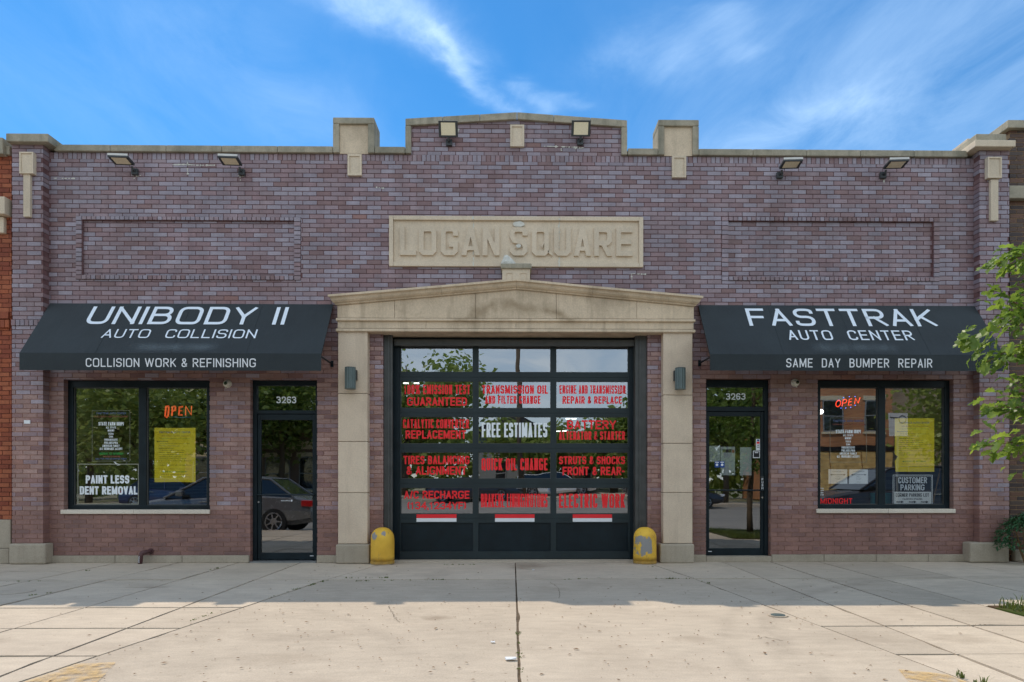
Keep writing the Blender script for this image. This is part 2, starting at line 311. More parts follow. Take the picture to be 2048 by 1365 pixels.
# glass: both faces of a pane mirror part of the street and pass the rest
def glass(name, refl, tint, wave=0.0, wsc=1.2):
    t = NT(name); t.n.remove(t.b)
    tr = t.n.new('ShaderNodeBsdfTransparent'); tr.inputs[0].default_value = tint + (1,)
    gl = t.n.new('ShaderNodeBsdfGlossy'); gl.inputs['Roughness'].default_value = 0.0; gl.inputs[0].default_value = (0.94, 0.97, 1.0, 1)
    ms = t.n.new('ShaderNodeMixShader'); lw = t.n.new('ShaderNodeLayerWeight'); lw.inputs[0].default_value = 0.25
    t.l.new(t.math('MULTIPLY', t.math('ADD', refl, t.math('MULTIPLY', lw.outputs['Fresnel'], 0.25), clamp=True), t.math('SUBTRACT', 1.0, t.geo.outputs['Backfacing'])), ms.inputs[0])
    t.l.new(tr.outputs[0], ms.inputs[1]); t.l.new(gl.outputs[0], ms.inputs[2]); t.l.new(ms.outputs[0], t.out.inputs[0])
    if wave:
        bp = t.n.new('ShaderNodeBump'); bp.inputs['Strength'].default_value = 1.0; bp.inputs['Distance'].default_value = wave
        t.l.new(t.noise(wsc, 1, 0.3), bp.inputs['Height']); t.l.new(bp.outputs[0], gl.inputs['Normal'])
    return t.m
M['glass'] = glass('storefront_glass', 0.275, (0.975, 0.985, 0.985), 0.0011, 1.5)
M['glass_door'] = glass('garage_door_glass', 0.33, (0.90, 0.93, 0.93), 0.0020, 1.9)
t = NT('awning_canvas')
a = t.noise(700, 2, 0.5); b = t.noise(1.5, 5, 0.6, t.pos((1, 1, 1)))
t.bump(t.math('ADD', a, t.math('MULTIPLY', t.noise(2.6, 4, 0.55, t.pos((1.4, 0.6, 0.6))), 14.0)), 0.35, 0.0035); t.b.inputs['Sheen Weight'].default_value = 0.15
M['canvas'] = t.fin(scaled(t, (0.021, 0.029, 0.033), t.math('MULTIPLY', t.ramp(b, 0.3, 0.7, 0.85, 1.2), t.ramp(a, 0.3, 0.7, 0.8, 1.2))), 0.75, 0.35)
t = NT('blurred_number_print'); tr = t.n.new('ShaderNodeBsdfTransparent'); ms = t.n.new('ShaderNodeMixShader')
tcn = t.n.new('ShaderNodeTexCoord'); gr = t.n.new('ShaderNodeSeparateXYZ'); t.l.new(tcn.outputs['Generated'], gr.inputs[0])
kx = t.ramp(t.math('ABSOLUTE', t.math('SUBTRACT', gr.outputs[0], 0.5)), 0.36, 0.5, 1, 0); kz = t.ramp(t.math('ABSOLUTE', t.math('SUBTRACT', gr.outputs[2], 0.5)), 0.08, 0.46, 1, 0)
kk = t.math('MULTIPLY', t.math('MULTIPLY', kx, kz), t.ramp(t.noise(9, 2, 0.5, t.pos((1, 0.3, 0.3))), 0.3, 0.7, 0.12, 0.42))
t.fin((0.20, 0.24, 0.26), 0.8, 0.2); t.l.new(kk, ms.inputs[0]); t.l.new(tr.outputs[0], ms.inputs[1]); t.l.new(t.b.outputs[0], ms.inputs[2]); t.l.new(ms.outputs[0], t.out.inputs[0])
M['smudge'] = t.m  # soft pale patch in place of the blurred-out phone number
t = NT('chipped_yellow_paint'); a = t.noise(7, 7, 0.7, t.pos((1, 1, 0.8))); b = t.noise(3, 4)
th = t.math('SUBTRACT', 0.69, t.math('MULTIPLY', t.attr('wear'), 0.26))
k = t.math('MULTIPLY', t.math('SUBTRACT', a, th), 40, clamp=True)
yc = t.mix(t.ramp(b, 0.35, 0.65), (0.85, 0.52, 0.06), (0.68, 0.38, 0.04)); yc = t.mix(t.ramp(t.noise(22, 5, 0.7), 0.62, 0.72, 0, 0.6), yc, (0.20, 0.10, 0.02))
t.bump(t.math('SUBTRACT', t.noise(12, 4), k), 0.5, 0.006)
zq = t.n.new('ShaderNodeSeparateXYZ'); t.l.new(t.geo.outputs['Position'], zq.inputs[0])
yc = t.mix(t.math('MULTIPLY', t.ramp(t.math('ADD', zq.outputs[2], t.math('MULTIPLY', t.noise(14, 5, 0.7), 0.16)), 0.07, 0.20, 0.75, 0), 1.0), yc, (0.20, 0.13, 0.07)); yc = t.mix(t.ramp(t.noise(11, 6, 0.75, t.pos((1, 1, 0.4), (3, 3, 3))), 0.60, 0.66, 0, 0.5), yc, (0.42, 0.24, 0.07))
M['bollard'] = t.fin(t.mix(k, yc, (0.30, 0.29, 0.28)), 0.6, 0.35)
def leaf_mat(name, a, b, trans=0.45):
    t = NT(name); r = t.orand(); n = t.noise(1.7, 3)
    c = t.mix(t.math('ADD', t.math('MULTIPLY', r, 0.6), t.math('MULTIPLY', n, 0.5), clamp=True), a, b)
    c = t.mix(t.ramp(t.noise(26, 3), 0.64, 0.72, 0, 0.35), c, (0.30, 0.22, 0.04))
    tl = t.n.new('ShaderNodeBsdfTranslucent'); t.l.new(scaled(t, c, 1.5), tl.inputs[0]); ms = t.n.new('ShaderNodeMixShader'); ms.inputs[0].default_value = trans
    t.fin(c, 0.42, 0.5); t.l.new(t.b.outputs[0], ms.inputs[1]); t.l.new(tl.outputs[0], ms.inputs[2]); t.l.new(ms.outputs[0], t.out.inputs[0])
    return t.m
M['oak_leaf'] = leaf_mat('oak_leaf', (0.055, 0.12, 0.022), (0.34, 0.44, 0.06), 0.5)
M['tree_leaf'] = leaf_mat('street_tree_leaf', (0.15, 0.23, 0.045), (0.30, 0.35, 0.08), 0.4)
M['bush_leaf'] = leaf_mat('bush_leaf', (0.035, 0.12, 0.055), (0.07, 0.18, 0.06), 0.25)
M['weed'] = leaf_mat('weed_leaf', (0.07, 0.11, 0.02), (0.16, 0.19, 0.04), 0.3)
M['litter'] = plain('dry_leaf_scrap', (0.20, 0.11, 0.05), 0.9, 0.2, 0.5, 30)

# ------------------------------------------------------------------ mesh helpers
class MB:
    def __init__(s): s.v = []; s.f = []; s.c = []; s.col = None
    def quad(s, a, b, c, d):
        i = len(s.v); s.v += [a, b, c, d]; s.f.append((i, i + 1, i + 2, i + 3)); s.c.append(s.col)
    def box(s, x0, x1, y0, y1, z0, z1, back=True):
        if x0 > x1: x0, x1 = x1, x0
        if y0 > y1: y0, y1 = y1, y0
        if z0 > z1: z0, z1 = z1, z0
        i = len(s.v)
        s.v += [(x0, y0, z0), (x1, y0, z0), (x1, y1, z0), (x0, y1, z0), (x0, y0, z1), (x1, y0, z1), (x1, y1, z1), (x0, y1, z1)]
        fs = [(0, 1, 5, 4), (1, 2, 6, 5), (3, 0, 4, 7), (4, 5, 6, 7), (0, 3, 2, 1)] + ([(2, 3, 7, 6)] if back else [])
        for f in fs: s.f.append(tuple(i + k for k in f)); s.c.append(s.col)
        return s
    def prism(s, pts, y0, y1):
        """pts: counter-clockwise (x, z) seen from the street; extruded from y0 (front) to y1"""
        n = len(pts); i = len(s.v)
        s.v += [(p[0], y0, p[1]) for p in pts] + [(p[0], y1, p[1]) for p in pts]
        s.f.append(tuple(range(i, i + n))); s.c.append(s.col)
        s.f.append(tuple(range(i + 2 * n - 1, i + n - 1, -1))); s.c.append(s.col)
        for k in range(n):
            j = (k + 1) % n; s.f.append((i + k, i + n + k, i + n + j, i + j)); s.c.append(s.col)
        return s
    def slab(s, pts, z0, z1):
        n = len(pts); i = len(s.v)
        s.v += [(p[0], p[1], z0) for p in pts] + [(p[0], p[1], z1) for p in pts]
        s.f.append(tuple(range(i + n, i + 2 * n))); s.c.append(s.col)
        for k in range(n):
            j = (k + 1) % n; s.f.append((i + k, i + j, i + n + j, i + n + k)); s.c.append(s.col)
        return s
    def tube(s, pts, r, seg=8, cap=True):
        pts = [Vector(p) for p in pts]; rr = r if isinstance(r, (list, tuple)) else [r] * len(pts)
        i0 = len(s.v); up = Vector((0, 0, 1)); prev = None
        for k, p in enumerate(pts):
            d = (pts[min(k + 1, len(pts) - 1)] - pts[max(k - 1, 0)]).normalized()
            if prev is None: a = d.orthogonal().normalized()
            else: a = (prev - d * prev.dot(d)).normalized()
            prev = a; b = d.cross(a)
            for q in range(seg):
                th = 2 * math.pi * q / seg; s.v.append(tuple(p + (a * math.cos(th) + b * math.sin(th)) * rr[k]))
        for k in range(len(pts) - 1):
            for q in range(seg):
                q2 = (q + 1) % seg; A = i0 + k * seg
                s.f.append((A + q, A + q2, A + seg + q2, A + seg + q)); s.c.append(s.col)
        if cap:
            s.f.append(tuple(i0 + q for q in reversed(range(seg)))); s.c.append(s.col)
            A = i0 + (len(pts) - 1) * seg; s.f.append(tuple(A + q for q in range(seg))); s.c.append(s.col)
        return s
    def lathe(s, prof, cx, cy, seg=24):
        i0 = len(s.v)
        for (r, z) in prof:
            for q in range(seg):
                th = 2 * math.pi * q / seg; s.v.append((cx + r * math.cos(th), cy + r * math.sin(th), z))
        for k in range(len(prof) - 1):
            for q in range(seg):
                q2 = (q + 1) % seg; A = i0 + k * seg
                s.f.append((A + q, A + q2, A + seg + q2, A + seg + q)); s.c.append(s.col)
        A = i0 + (len(prof) - 1) * seg
        s.f.append(tuple(A + q for q in range(seg))); s.c.append(s.col)
        s.f.append(tuple(i0 + q for q in reversed(range(seg)))); s.c.append(s.col)
        return s
    def mesh(s, name, mat, org=(0, 0, 0), smooth=False):
        me = bpy.data.meshes.new(name)
        me.from_pydata([(a - org[0], b - org[1], c - org[2]) for a, b, c in s.v], [], s.f)
        if mat: me.materials.append(mat)
        if any(c is not None for c in s.c):
            at = me.color_attributes.new('tint', 'FLOAT_COLOR', 'CORNER'); buf = []
            for f, c in zip(s.f, s.c): buf += list(c + (1.0,)) * len(f)
            at.data.foreach_set('color', buf)
        if smooth: me.polygons.foreach_set('use_smooth', [True] * len(me.polygons))
        me.update(); return me
    def build(s, name, mat, parent=None, smooth=False, bevel=0.0):
        org = Vector((0, 0, 0)); p = parent
        while p: org += p.location; p = p.parent
        me = s.mesh(name, mat, org, smooth)
        o = bpy.data.objects.new(name, me); COL.objects.link(o); o.parent = parent
        if bevel:
            b = o.modifiers.new('bevel', 'BEVEL'); b.width = bevel; b.segments = 2; b.limit_method = 'ANGLE'; b.angle_limit = R(40)
        return o
def tag(o, label=None, cat=None, group=None, kind=None):
    if label: o['label'] = label
    if cat: o['category'] = cat
    if group: o['group'] = group
    if kind: o['kind'] = kind
    return o
def empty(name, loc, label=None, cat=None, group=None):
    o = bpy.data.objects.new(name, None); COL.objects.link(o); o.location = loc; o.empty_display_size = 0.2
    return tag(o, label, cat, group)
def kids(o): return [c for c in ALLKIDS.get(o.name, [])] if False else list(o.children)
def copy_tree(o, parent=None):
    c = o.copy(); COL.objects.link(c); c.parent = parent
    for ch in list(o.children): copy_tree(ch, c)
    return c
def bx(name, mat, parent, *a, bevel=0.0): return MB().box(*a).build(name, mat, parent, bevel=bevel)

# text as flat meshes, fitted to a rectangle
_tcache = {}
def text_shape(s, bold=0.0, space=1.0, ext=0.0):
    key = (s, bold, space)
    if key not in _tcache:
        cu = bpy.data.curves.new('t', 'FONT'); cu.body = s; cu.size = 1.0; cu.offset = bold; cu.space_character = space; cu.resolution_u = 3; cu.fill_mode = 'FRONT'
        o = bpy.data.objects.new('t', cu); COL.objects.link(o)
        me = bpy.data.meshes.new_from_object(o)
        vs = [tuple(v.co[:2]) for v in me.vertices]; fs = [tuple(p.vertices) for p in me.polygons]
        bpy.data.objects.remove(o); bpy.data.curves.remove(cu); bpy.data.meshes.remove(me)
        x0 = min(v[0] for v in vs); x1 = max(v[0] for v in vs); y0 = min(v[1] for v in vs); y1 = max(v[1] for v in vs)
        _tcache[key] = ([((v[0] - x0) / (x1 - x0), (v[1] - y0) / (y1 - y0)) for v in vs], fs)
    return _tcache[key]
def text(name, s, x0, x1, z0, z1, y, mat, parent, bold=0.0, space=1.0, slope=None, flip=False):
    vs, fs = text_shape(s, bold, space); m = MB()
    for a, b in vs:
        if slope: (ya, za), (yb, zb) = slope; m.v.append((x0 + a * (x1 - x0), ya + (yb - ya) * b, za + (zb - za) * b))
        elif flip: m.v.append((x1 - a * (x1 - x0), y, z0 + b * (z1 - z0)))
        else: m.v.append((x0 + a * (x1 - x0), y, z0 + b * (z1 - z0)))
    m.f = list(fs); m.c = [None] * len(fs)
    return m.build(name, mat, parent)
def mstroke(pts, w, closed=False):
    n = len(pts); V = [Vector(p) for p in pts]; out = []
    def off(i):
        if closed: a, b, c = V[i - 1], V[i], V[(i + 1) % n]
        else: a, b, c = V[max(i - 1, 0)], V[i], V[min(i + 1, n - 1)]
        d1 = (b - a).normalized() if (b - a).length > 1e-9 else None; d2 = (c - b).normalized() if (c - b).length > 1e-9 else None
        d1 = d1 or d2; d2 = d2 or d1
        h = Vector((-d1.y, d1.x)) + Vector((-d2.y, d2.x)); l2 = max(h.length_squared, 1e-6); h = h * (w / l2)
        if h.length > w * 0.75: h = h.normalized() * w * 0.75
        return h
    for i in range(n if closed else n - 1):
        j = (i + 1) % n; o1, o2 = off(i), off(j); out.append([tuple(p) for p in (V[i] - o1, V[j] - o2, V[j] + o2, V[i] + o1)])
    return out
def glyph(ch, w, h):
    r = 0.5 * min(w, h * 0.55)
    R_ = r
    T = {'A': [[(0, 0), (w / 2, h)], [(w / 2, h), (w, 0)], [(.2 * w, .3 * h), (.8 * w, .3 * h)]],
     'B': [[(0, 0), (0, h), (.93 * w, h, R_), (.93 * w, .53 * h, R_), (0, .53 * h)], [(0, .53 * h), (w, .53 * h, R_), (w, 0, R_), (0, 0)]],
     'C': [[(w, .72 * h), (w, h, r), (0, h, r), (0, 0, r), (w, 0, r), (w, .28 * h)]], 'D': [[(0, 0), (0, h), (w, h, r), (w, 0, r), (0, 0)]],
     'E': [[(w, h), (0, h), (0, 0), (w, 0)], [(0, .52 * h), (.88 * w, .52 * h)]], 'F': [[(w, h), (0, h), (0, 0)], [(0, .5 * h), (.88 * w, .5 * h)]],
     'G': [[(w, .74 * h), (w, h, r), (0, h, r), (0, 0, r), (w, 0, r), (w, .45 * h), (.55 * w, .45 * h)]], 'H': [[(0, 0), (0, h)], [(w, 0), (w, h)], [(0, .52 * h), (w, .52 * h)]],
     'I': [[(w / 2, 0), (w / 2, h)]], 'J': [[(w, h), (w, 0, r), (0, 0, r), (0, .28 * h)]], 'K': [[(0, 0), (0, h)], [(w, h), (0, .36 * h)], [(.32 * w, .56 * h), (w, 0)]],
     'L': [[(0, h), (0, 0), (w, 0)]], 'M': [[(0, 0), (0, h)], [(.04 * w, h), (w / 2, .1 * h)], [(w / 2, .1 * h), (.96 * w, h)], [(w, h), (w, 0)]], 'N': [[(0, 0), (0, h), (w, 0), (w, h)]],
     'O': [[(w / 2, 0), (w, 0, r), (w, h, r), (0, h, r), (0, 0, r), (w / 2, 0)]], 'P': [[(0, 0), (0, h), (w, h, R_), (w, .46 * h, R_), (0, .46 * h)]],
     'Q': [[(w / 2, 0), (w, 0, r), (w, h, r), (0, h, r), (0, 0, r), (w / 2, 0)], [(.6 * w, .25 * h), (1.05 * w, -.06 * h)]],
     'R': [[(0, 0), (0, h), (w, h, R_), (w, .48 * h, R_), (0, .48 * h)], [(.45 * w, .48 * h), (w, 0)]],
     'S': [[(w, .74 * h), (w, h, r), (0, h, r), (0, .52 * h, r), (w, .52 * h, r), (w, 0, r), (0, 0, r), (0, .26 * h)]],
     'T': [[(0, h), (w, h)], [(w / 2, h), (w / 2, 0)]], 'U': [[(0, h), (0, 0, r), (w, 0, r), (w, h)]], 'V': [[(0, h), (w / 2, 0), (w, h)]],
     'W': [[(0, h), (.25 * w, 0), (.5 * w, h), (.75 * w, 0), (w, h)]], 'X': [[(0, 0), (w, h)], [(0, h), (w, 0)]], 'Y': [[(0, h), (w / 2, .44 * h), (w, h)], [(w / 2, .44 * h), (w / 2, 0)]],
     'Z': [[(0, h), (w, h), (0, 0), (w, 0)]], '1': [[(.1 * w, .76 * h), (.6 * w, h), (.6 * w, 0)]], '2': [[(0, .74 * h), (0, h, r), (w, h, r), (w, .5 * h, r), (0, 0), (w, 0)]],
     '3': [[(0, .78 * h), (0, h, r), (.95 * w, h, r), (.95 * w, .53 * h, r), (.3 * w, .53 * h)], [(.3 * w, .53 * h), (w, .53 * h, r), (w, 0, r), (0, 0, r), (0, .22 * h)]],
     '4': [[(.78 * w, 0), (.78 * w, h), (0, .3 * h), (w * 1.05, .3 * h)]], '6': [[(w, .78 * h), (w, h, r), (0, h, r), (0, 0, r), (w, 0, r), (w, .55 * h, r), (0, .55 * h, r * .6), (0, .4 * h)]],
     '8': [[(w / 2, .52 * h), (w, .52 * h, r), (w, h, r), (0, h, r), (0, .52 * h, r), (w / 2, .52 * h)], [(w / 2, .52 * h), (w, .52 * h, r), (w, 0, r), (0, 0, r), (0, .52 * h, r), (w / 2, .52 * h)]],
     '9': [[(0, .22 * h), (0, 0, r), (w, 0, r), (w, h, r), (0, h, r), (0, .45 * h, r), (w, .45 * h)]],
     '&': [[(w, 0), (.12 * w, .82 * h), (.2 * w, h, r * .5), (.75 * w, h, r * .5), (.75 * w, .66 * h, r * .5), (0, .36 * h, r * .4), (0, 0, r), (.8 * w, 0, r), (w, .42 * h)]],
     '%': [[(.2 * w, .62 * h), (.4 * w, .62 * h, r * .3), (.4 * w, h, r * .3), (0, h, r * .3), (0, .62 * h, r * .3), (.2 * w, .62 * h)], [(.1 * w, 0), (.9 * w, h)], [(.8 * w, 0), (w, 0, r * .3), (w, .38 * h, r * .3), (.6 * w, .38 * h, r * .3), (.6 * w, 0, r * .3), (.8 * w, 0)]],
     '(': [[(w, h), (0, .8 * h, r), (0, .2 * h, r), (w, 0)]], ')': [[(0, h), (w, .8 * h, r), (w, .2 * h, r), (0, 0)]], '/': [[(0, 0), (w, h)]], '-': [[(0, .45 * h), (w, .45 * h)]], ',': [[(w / 2, .05 * h), (w * .2, -.14 * h)]], ':': [[(w / 2, .1 * h), (w / 2, .2 * h)], [(w / 2, .6 * h), (w / 2, .7 * h)]]}
    T['0'] = T['O']; g_ = T[ch]
    if ch in 'AMNVWXYZK47': g_ = [[a, b] for p in g_ for a, b in zip(p, p[1:])]
    return g_
def rounded(pts):
    out = []; n = len(pts)
    for i, p in enumerate(pts):
        if len(p) == 2 or i in (0, n - 1): out.append((p[0], p[1])); continue
        b = Vector(p[:2]); a, c = Vector(pts[i - 1][:2]), Vector(pts[i + 1][:2]); r = p[2]
        la, lc = (a - b).length, (c - b).length; ra = min(r, la * .5); rc = min(r, lc * .5)
        A, C_ = b + (a - b).normalized() * ra, b + (c - b).normalized() * rc
        for k in range(6): t = k / 5; q = A * (1 - t) ** 2 + b * (2 * t * (1 - t) * 1.0) + C_ * t * t; q = q * 0.62 + (b + ((A - b) * math.cos(t * math.pi / 2) + (C_ - b) * math.sin(t * math.pi / 2)) * 0 + ((A - b) * (1 - math.sin(t * math.pi / 2)) + (C_ - b) * (1 - math.cos(t * math.pi / 2)))) * 0.38; out.append((q.x, q.y))
    res = [out[0]]
    for p in out[1:]:
        if (Vector(p) - Vector(res[-1])).length > 1e-5: res.append(p)
    return res
WID = {'I': 0, 'M': .86, 'W': 1.05, 'E': .61, 'F': .60, 'L': .57, 'J': .5, 'T': .62, ' ': .30, '1': .5, '(': .26, ')': .26, ',': .18, ':': .18, '/': .34, '-': .36, '%': .95, 'O': .74, 'Q': .74, 'G': .74}
def sign(name, s, x0, x1, z0, z1, y, mat, parent, t=0.16, gap=0.09, slope=None):
    H, W_ = z1 - z0, x1 - x0; tw = t * H; g = gap * H
    rel = [WID.get(c, .66) for c in s]; fixed = sum(tw for c in s if c == 'I') + g * (len(s) - 1)
    k = (W_ - fixed) / max(sum(rel), 1e-6)
    if k < 3.3 * tw:      # condensed: thin the strokes so that the letters stay open
        for _ in range(4): tw = max(k / 3.3, 0.075 * H); g = min(g, 0.55 * tw); fixed = sum(tw for c in s if c == 'I') + g * (len(s) - 1); k = (W_ - fixed) / sum(rel)
    m = MB(); x = x0; out = None
    for ci, (c, rr) in enumerate(zip(s + ' ', rel + [0])):
        wc = tw if c == 'I' else rr * k
        if c == ' ':
            if m.v: out = m.build(name, mat, parent); m = MB()
        else:
            iw, ih = max(wc - tw, 0.0), H - tw
            for li, path in enumerate(glyph(c, iw, ih)):
                pts = rounded(path)
                closed = len(pts) > 4 and (Vector(pts[0]) - Vector(pts[-1])).length < 1e-6
                if closed: pts = pts[:-1]
                elif c not in 'CGS369&':
                    a, b = Vector(pts[0]), Vector(pts[1]); 
                    if (a - b).length > 1e-6: pts[0] = tuple(a + (a - b).normalized() * tw * 0.5)
                    a, b = Vector(pts[-1]), Vector(pts[-2]); 
                    if (a - b).length > 1e-6: pts[-1] = tuple(a + (a - b).normalized() * tw * 0.5)
                for si, q in enumerate(mstroke(pts, tw, closed)):
                    yy = y - 0.00025 * li - (0.0001 * (si % 2))
                    v = [(max(x - 0.02 * H, min(x + wc + 0.03 * H, x + tw / 2 + a)), max(-.16 * H if c in ',Q' else 0.0, min(H, tw / 2 + b))) for a, b in q]
                    if slope:
                        (ya, za), (yb, zb) = slope; L2 = Vector((yb - ya, zb - za)).length; ny, nz = -(zb - za) / L2, (yb - ya) / L2; dd = 0.00035 * li + 0.00015 * (si % 2)
                        m.quad(*[(a, ya + (yb - ya) * b / H + ny * dd, za + (zb - za) * b / H + nz * dd) for a, b in v])
                    else: m.quad(*[(a, yy, z0 + b) for a, b in v])
        x += wc + g
    return out
def psign(name, s, u0, v0, u1, v1, Y, mat, parent, **k):
    x0, x1, z0, z1 = rect(u0, v0, u1, v1, Y); return sign(name, s, x0, x1, z0, z1, Y, mat, parent, **k)
def ptext(name, s, u0, v0, u1, v1, Y, mat, parent, **k):
    x0, x1, z0, z1 = rect(u0, v0, u1, v1, Y); return text(name, s, x0, x1, z0, z1, Y, mat, parent, **k)

# ------------------------------------------------------------------ ground
ground = MB().slab([(-1500, -1500), (1500, -1500), (1500, 1500), (-1500, 1500)], -0.5, -0.19).build('ground', M['lot']); tag(ground, kind='structure')
CURB = -6.3; FAR = -24.0
street = MB().slab([(-160, FAR), (160, FAR), (160, CURB - 0.15), (-160, CURB - 0.15)], -0.4, -0.13).build('street', M['asphalt']); tag(street, kind='structure')
bed = MB().slab([(-40, CURB), (40, CURB), (40, 0.05), (-40, 0.05)], -0.3, -0.011).build('sidewalk', M['joint']); tag(bed, kind='structure')
for x0, x1 in ((-40, -3.12), (2.85, 40)):
    MB().box(x0, x1, CURB - 0.15, CURB - 0.004, -0.3, 0.0).build('curb', M['concrete'], bed, bevel=0.02)
MB().box(-3.11, 2.84, CURB - 0.15, CURB - 0.004, -0.3, -0.09).build('curb', M['concrete'], bed)
far_walk = MB().slab([(-160, -29), (160, -29), (160, FAR), (-160, FAR)], -0.4, 0.0).build('far_sidewalk', M['concrete']); tag(far_walk, kind='structure')
GAP = 0.008
def dl(S):   # the left and right edges of the drive at a distance S from the wall
    return (-1.97 - (S - 0.3) * 0.25) if S < 1.78 else (-2.34 - (S - 1.78) * 0.152)
def dr(S):
    return (1.95 + (S - 0.3) * 0.17) if S < 1.78 else (2.20 + (S - 1.78) * 0.120)
def slab_piece(pts, gap=0.009):
    cx = sum(p[0] for p in pts) / len(pts); cy = sum(p[1] for p in pts) / len(pts)
    q = []
    n = len(pts)
    for k in range(n):      # inset each edge by the gap
        a, b, c = Vector(pts[k - 1]), Vector(pts[k]), Vector(pts[(k + 1) % n])
        e1 = (b - a).normalized(); e2 = (c - b).normalized(); n1 = Vector((-e1.y, e1.x)); n2 = Vector((-e2.y, e2.x))
        h = (n1 + n2); ga, gb = [gap * (1.7 if abs(e_.x) > abs(e_.y) else 1.0) for e_ in (e1, e2)]; det = n1.x * n2.y - n1.y * n2.x; h = Vector(((ga * n2.y - gb * n1.y) / det, (gb * n1.x - ga * n2.x) / det)) if abs(det) > 0.05 else n1 * ga
        q.append((b.x + h.x, b.y + h.y))
    zt = rnd.uniform(-0.003, 0.003)
    # top edges slightly crumbled: extra points along the sides
    m = MB(); pts2 = []
    for k in range(n):
        a, b = Vector(q[k]), Vector(q[(k + 1) % n]); L_ = (b - a).length; st = max(1, int(L_ / 0.16)); nn = Vector((-(b - a).y, (b - a).x)).normalized()
        for i in range(st):
            p = a.lerp(b, i / st); 
            if i: p += nn * (abs(rnd.gauss(0, 0.0028)) + (rnd.random() < 0.03) * 0.012)
            pts2.append((p.x, p.y))
    m.slab(pts2, -0.05, zt)
    return m.build('slab', M['concrete'], bed)
SL = [0.0, 0.95, 1.78, 3.62, 4.54, 5.43, 6.3]; SR = [0.0, 1.78, 4.54, 5.47, 6.3]
xl = [-12.5, -11.6, -10.6, -9.6, -8.6, -7.7, -6.8, -5.9, -5.0, -4.12, -3.2]
for i in range(len(xl) - 1):
    for j in range(len(SL) - 1):
        if (j == 1 and i % 2) : continue
        s0, s1 = SL[j], SL[j + 1]
        if j == 0 and (i % 2): s1 = SL[2]
        slab_piece([(xl[i], -s1), (xl[i + 1], -s1), (xl[i + 1], -s0), (xl[i], -s0)])
for j in (0, 2, 3, 4, 5):
    s0, s1 = SL[j], SL[j + 1] if j else SL[2]
    if j == 0: slab_piece([(-3.2, -1.78), (dl(1.78), -1.78), (dl(0.3), -0.3), (dl(0.3) , -0.0), (-3.2, -0.0)])
    else: slab_piece([(-3.2, -s1), (dl(s1), -s1), (dl(s0), -s0), (-3.2, -s0)])
for sgn in (0, 1):
    for s0, s1 in ((0.0, 0.30), (0.30, 1.78), (1.78, 6.3)):
        f = (lambda s: (dl(s) if s > 0.1 else dl(0.3), 0.0 + 0.006 * (s - 3))) if sgn == 0 else (lambda s: (0.0 + 0.006 * (s - 3), dr(s) if s > 0.1 else dr(0.3)))
        slab_piece([(f(s1)[0], -s1), (f(s1)[1], -s1), (f(s0)[1], -s0), (f(s0)[0], -s0)], 0.0068 if s0 > 1 else 0.006)
for j in range(len(SR) - 1):
    s0, s1 = SR[j], SR[j + 1]
    if j == 0: slab_piece([(dr(1.78), -1.78), (3.07, -1.78), (3.07, 0.0), (dr(0.3), 0.0), (dr(0.3), -0.3)])
    else: slab_piece([(dr(s1), -s1), (3.07, -s1), (3.07, -s0), (dr(s0), -s0)])
xr = [3.07, 3.80, 4.52, 5.5, 6.5, 7.5, 8.5, 9.5, 10.5, 11.5, 12.5]
for i in range(len(xr) - 1):
    for j in range(len(SR) - 1):
        s0, s1 = SR[j], SR[j + 1]
        if i >= 2:
            if j == 1: s1 = 3.68
            if j > 1: continue
        slab_piece([(xr[i], -s1), (xr[i + 1], -s1), (xr[i + 1], -s0), (xr[i], -s0)])
parkway = MB().slab([(4.53, CURB + 0.01), (12.5, CURB + 0.01), (12.5, -3.69), (4.53, -3.69)], -0.2, 0.012).build('parkway', M['soil']); tag(parkway, kind='structure')
for k_, pl in enumerate(([(778, 1212), (783, 1225), (793, 1240), (800, 1247)], [(1500, 1280), (1530, 1276), (1572, 1284)], [(1660, 1175), (1700, 1182), (1760, 1180), (1800, 1188)], [(1100, 1165), (1120, 1180), (1118, 1200)])):
    g = [Vector(G(u, v)) for u, v in pl]; r_ = random.Random(k_); fine = []
    for a, b in zip(g, g[1:]):
        for i in range(8): q = a.lerp(b, i / 8); fine.append((q.x + r_.gauss(0, .008), q.y + r_.gauss(0, .008)))
    m = MB()
    for (a, b), w_ in zip(zip(fine, fine[1:]), [0.0008 + 0.002 * r_.random() for _ in fine]): d = Vector((b[0] - a[0], b[1] - a[1])); nn = Vector((-d.y, d.x)).normalized() * w_; m.quad((a[0] - nn.x, a[1] - nn.y, .0045), (b[0] - nn.x, b[1] - nn.y, .0045), (b[0] + nn.x, b[1] + nn.y, .0045), (a[0] + nn.x, a[1] + nn.y, .0045))
    m.build('crack', M['joint'], bed)
# worn yellow kerb paint on both edges of the drive
for pts in ([(65, 1365), (180, 1322), (200, 1322), (165, 1365), (150, 1400), (0, 1400)], [(1871, 1339), (1990, 1400), (1880, 1400)]):
    g = [G(u, v) for u, v in pts]
    if pts[0][0] == 65: g = [(-2.98, -6.28), (-2.45, -6.28), (-2.56, -5.9), (-2.66, -5.62), (-2.9, -5.66)]
    else: g = [(2.30, -6.28), (2.71, -6.28), (2.68, -5.98), (2.44, -5.86)]
    m = MB(); i = len(m.v); m.v += [(a, b, 0.006) for a, b in g]; m.f.append(tuple(range(len(g)))); m.c.append(None)
    m.build('yellow_marking', M['yellow_paint'], bed)
gx, gy = G(1556, 1232.5)
cover = empty('utility_cover', (gx, gy, 0.0), 'small round metal utility cover set in the sunlit driveway right of centre', 'utility cover')
MB().lathe([(0.085, 0.002), (0.085, 0.010), (0.072, 0.011), (0.070, 0.008), (0.0001, 0.008)], gx, gy, 28).build('rim', M['concrete'], cover, smooth=False)
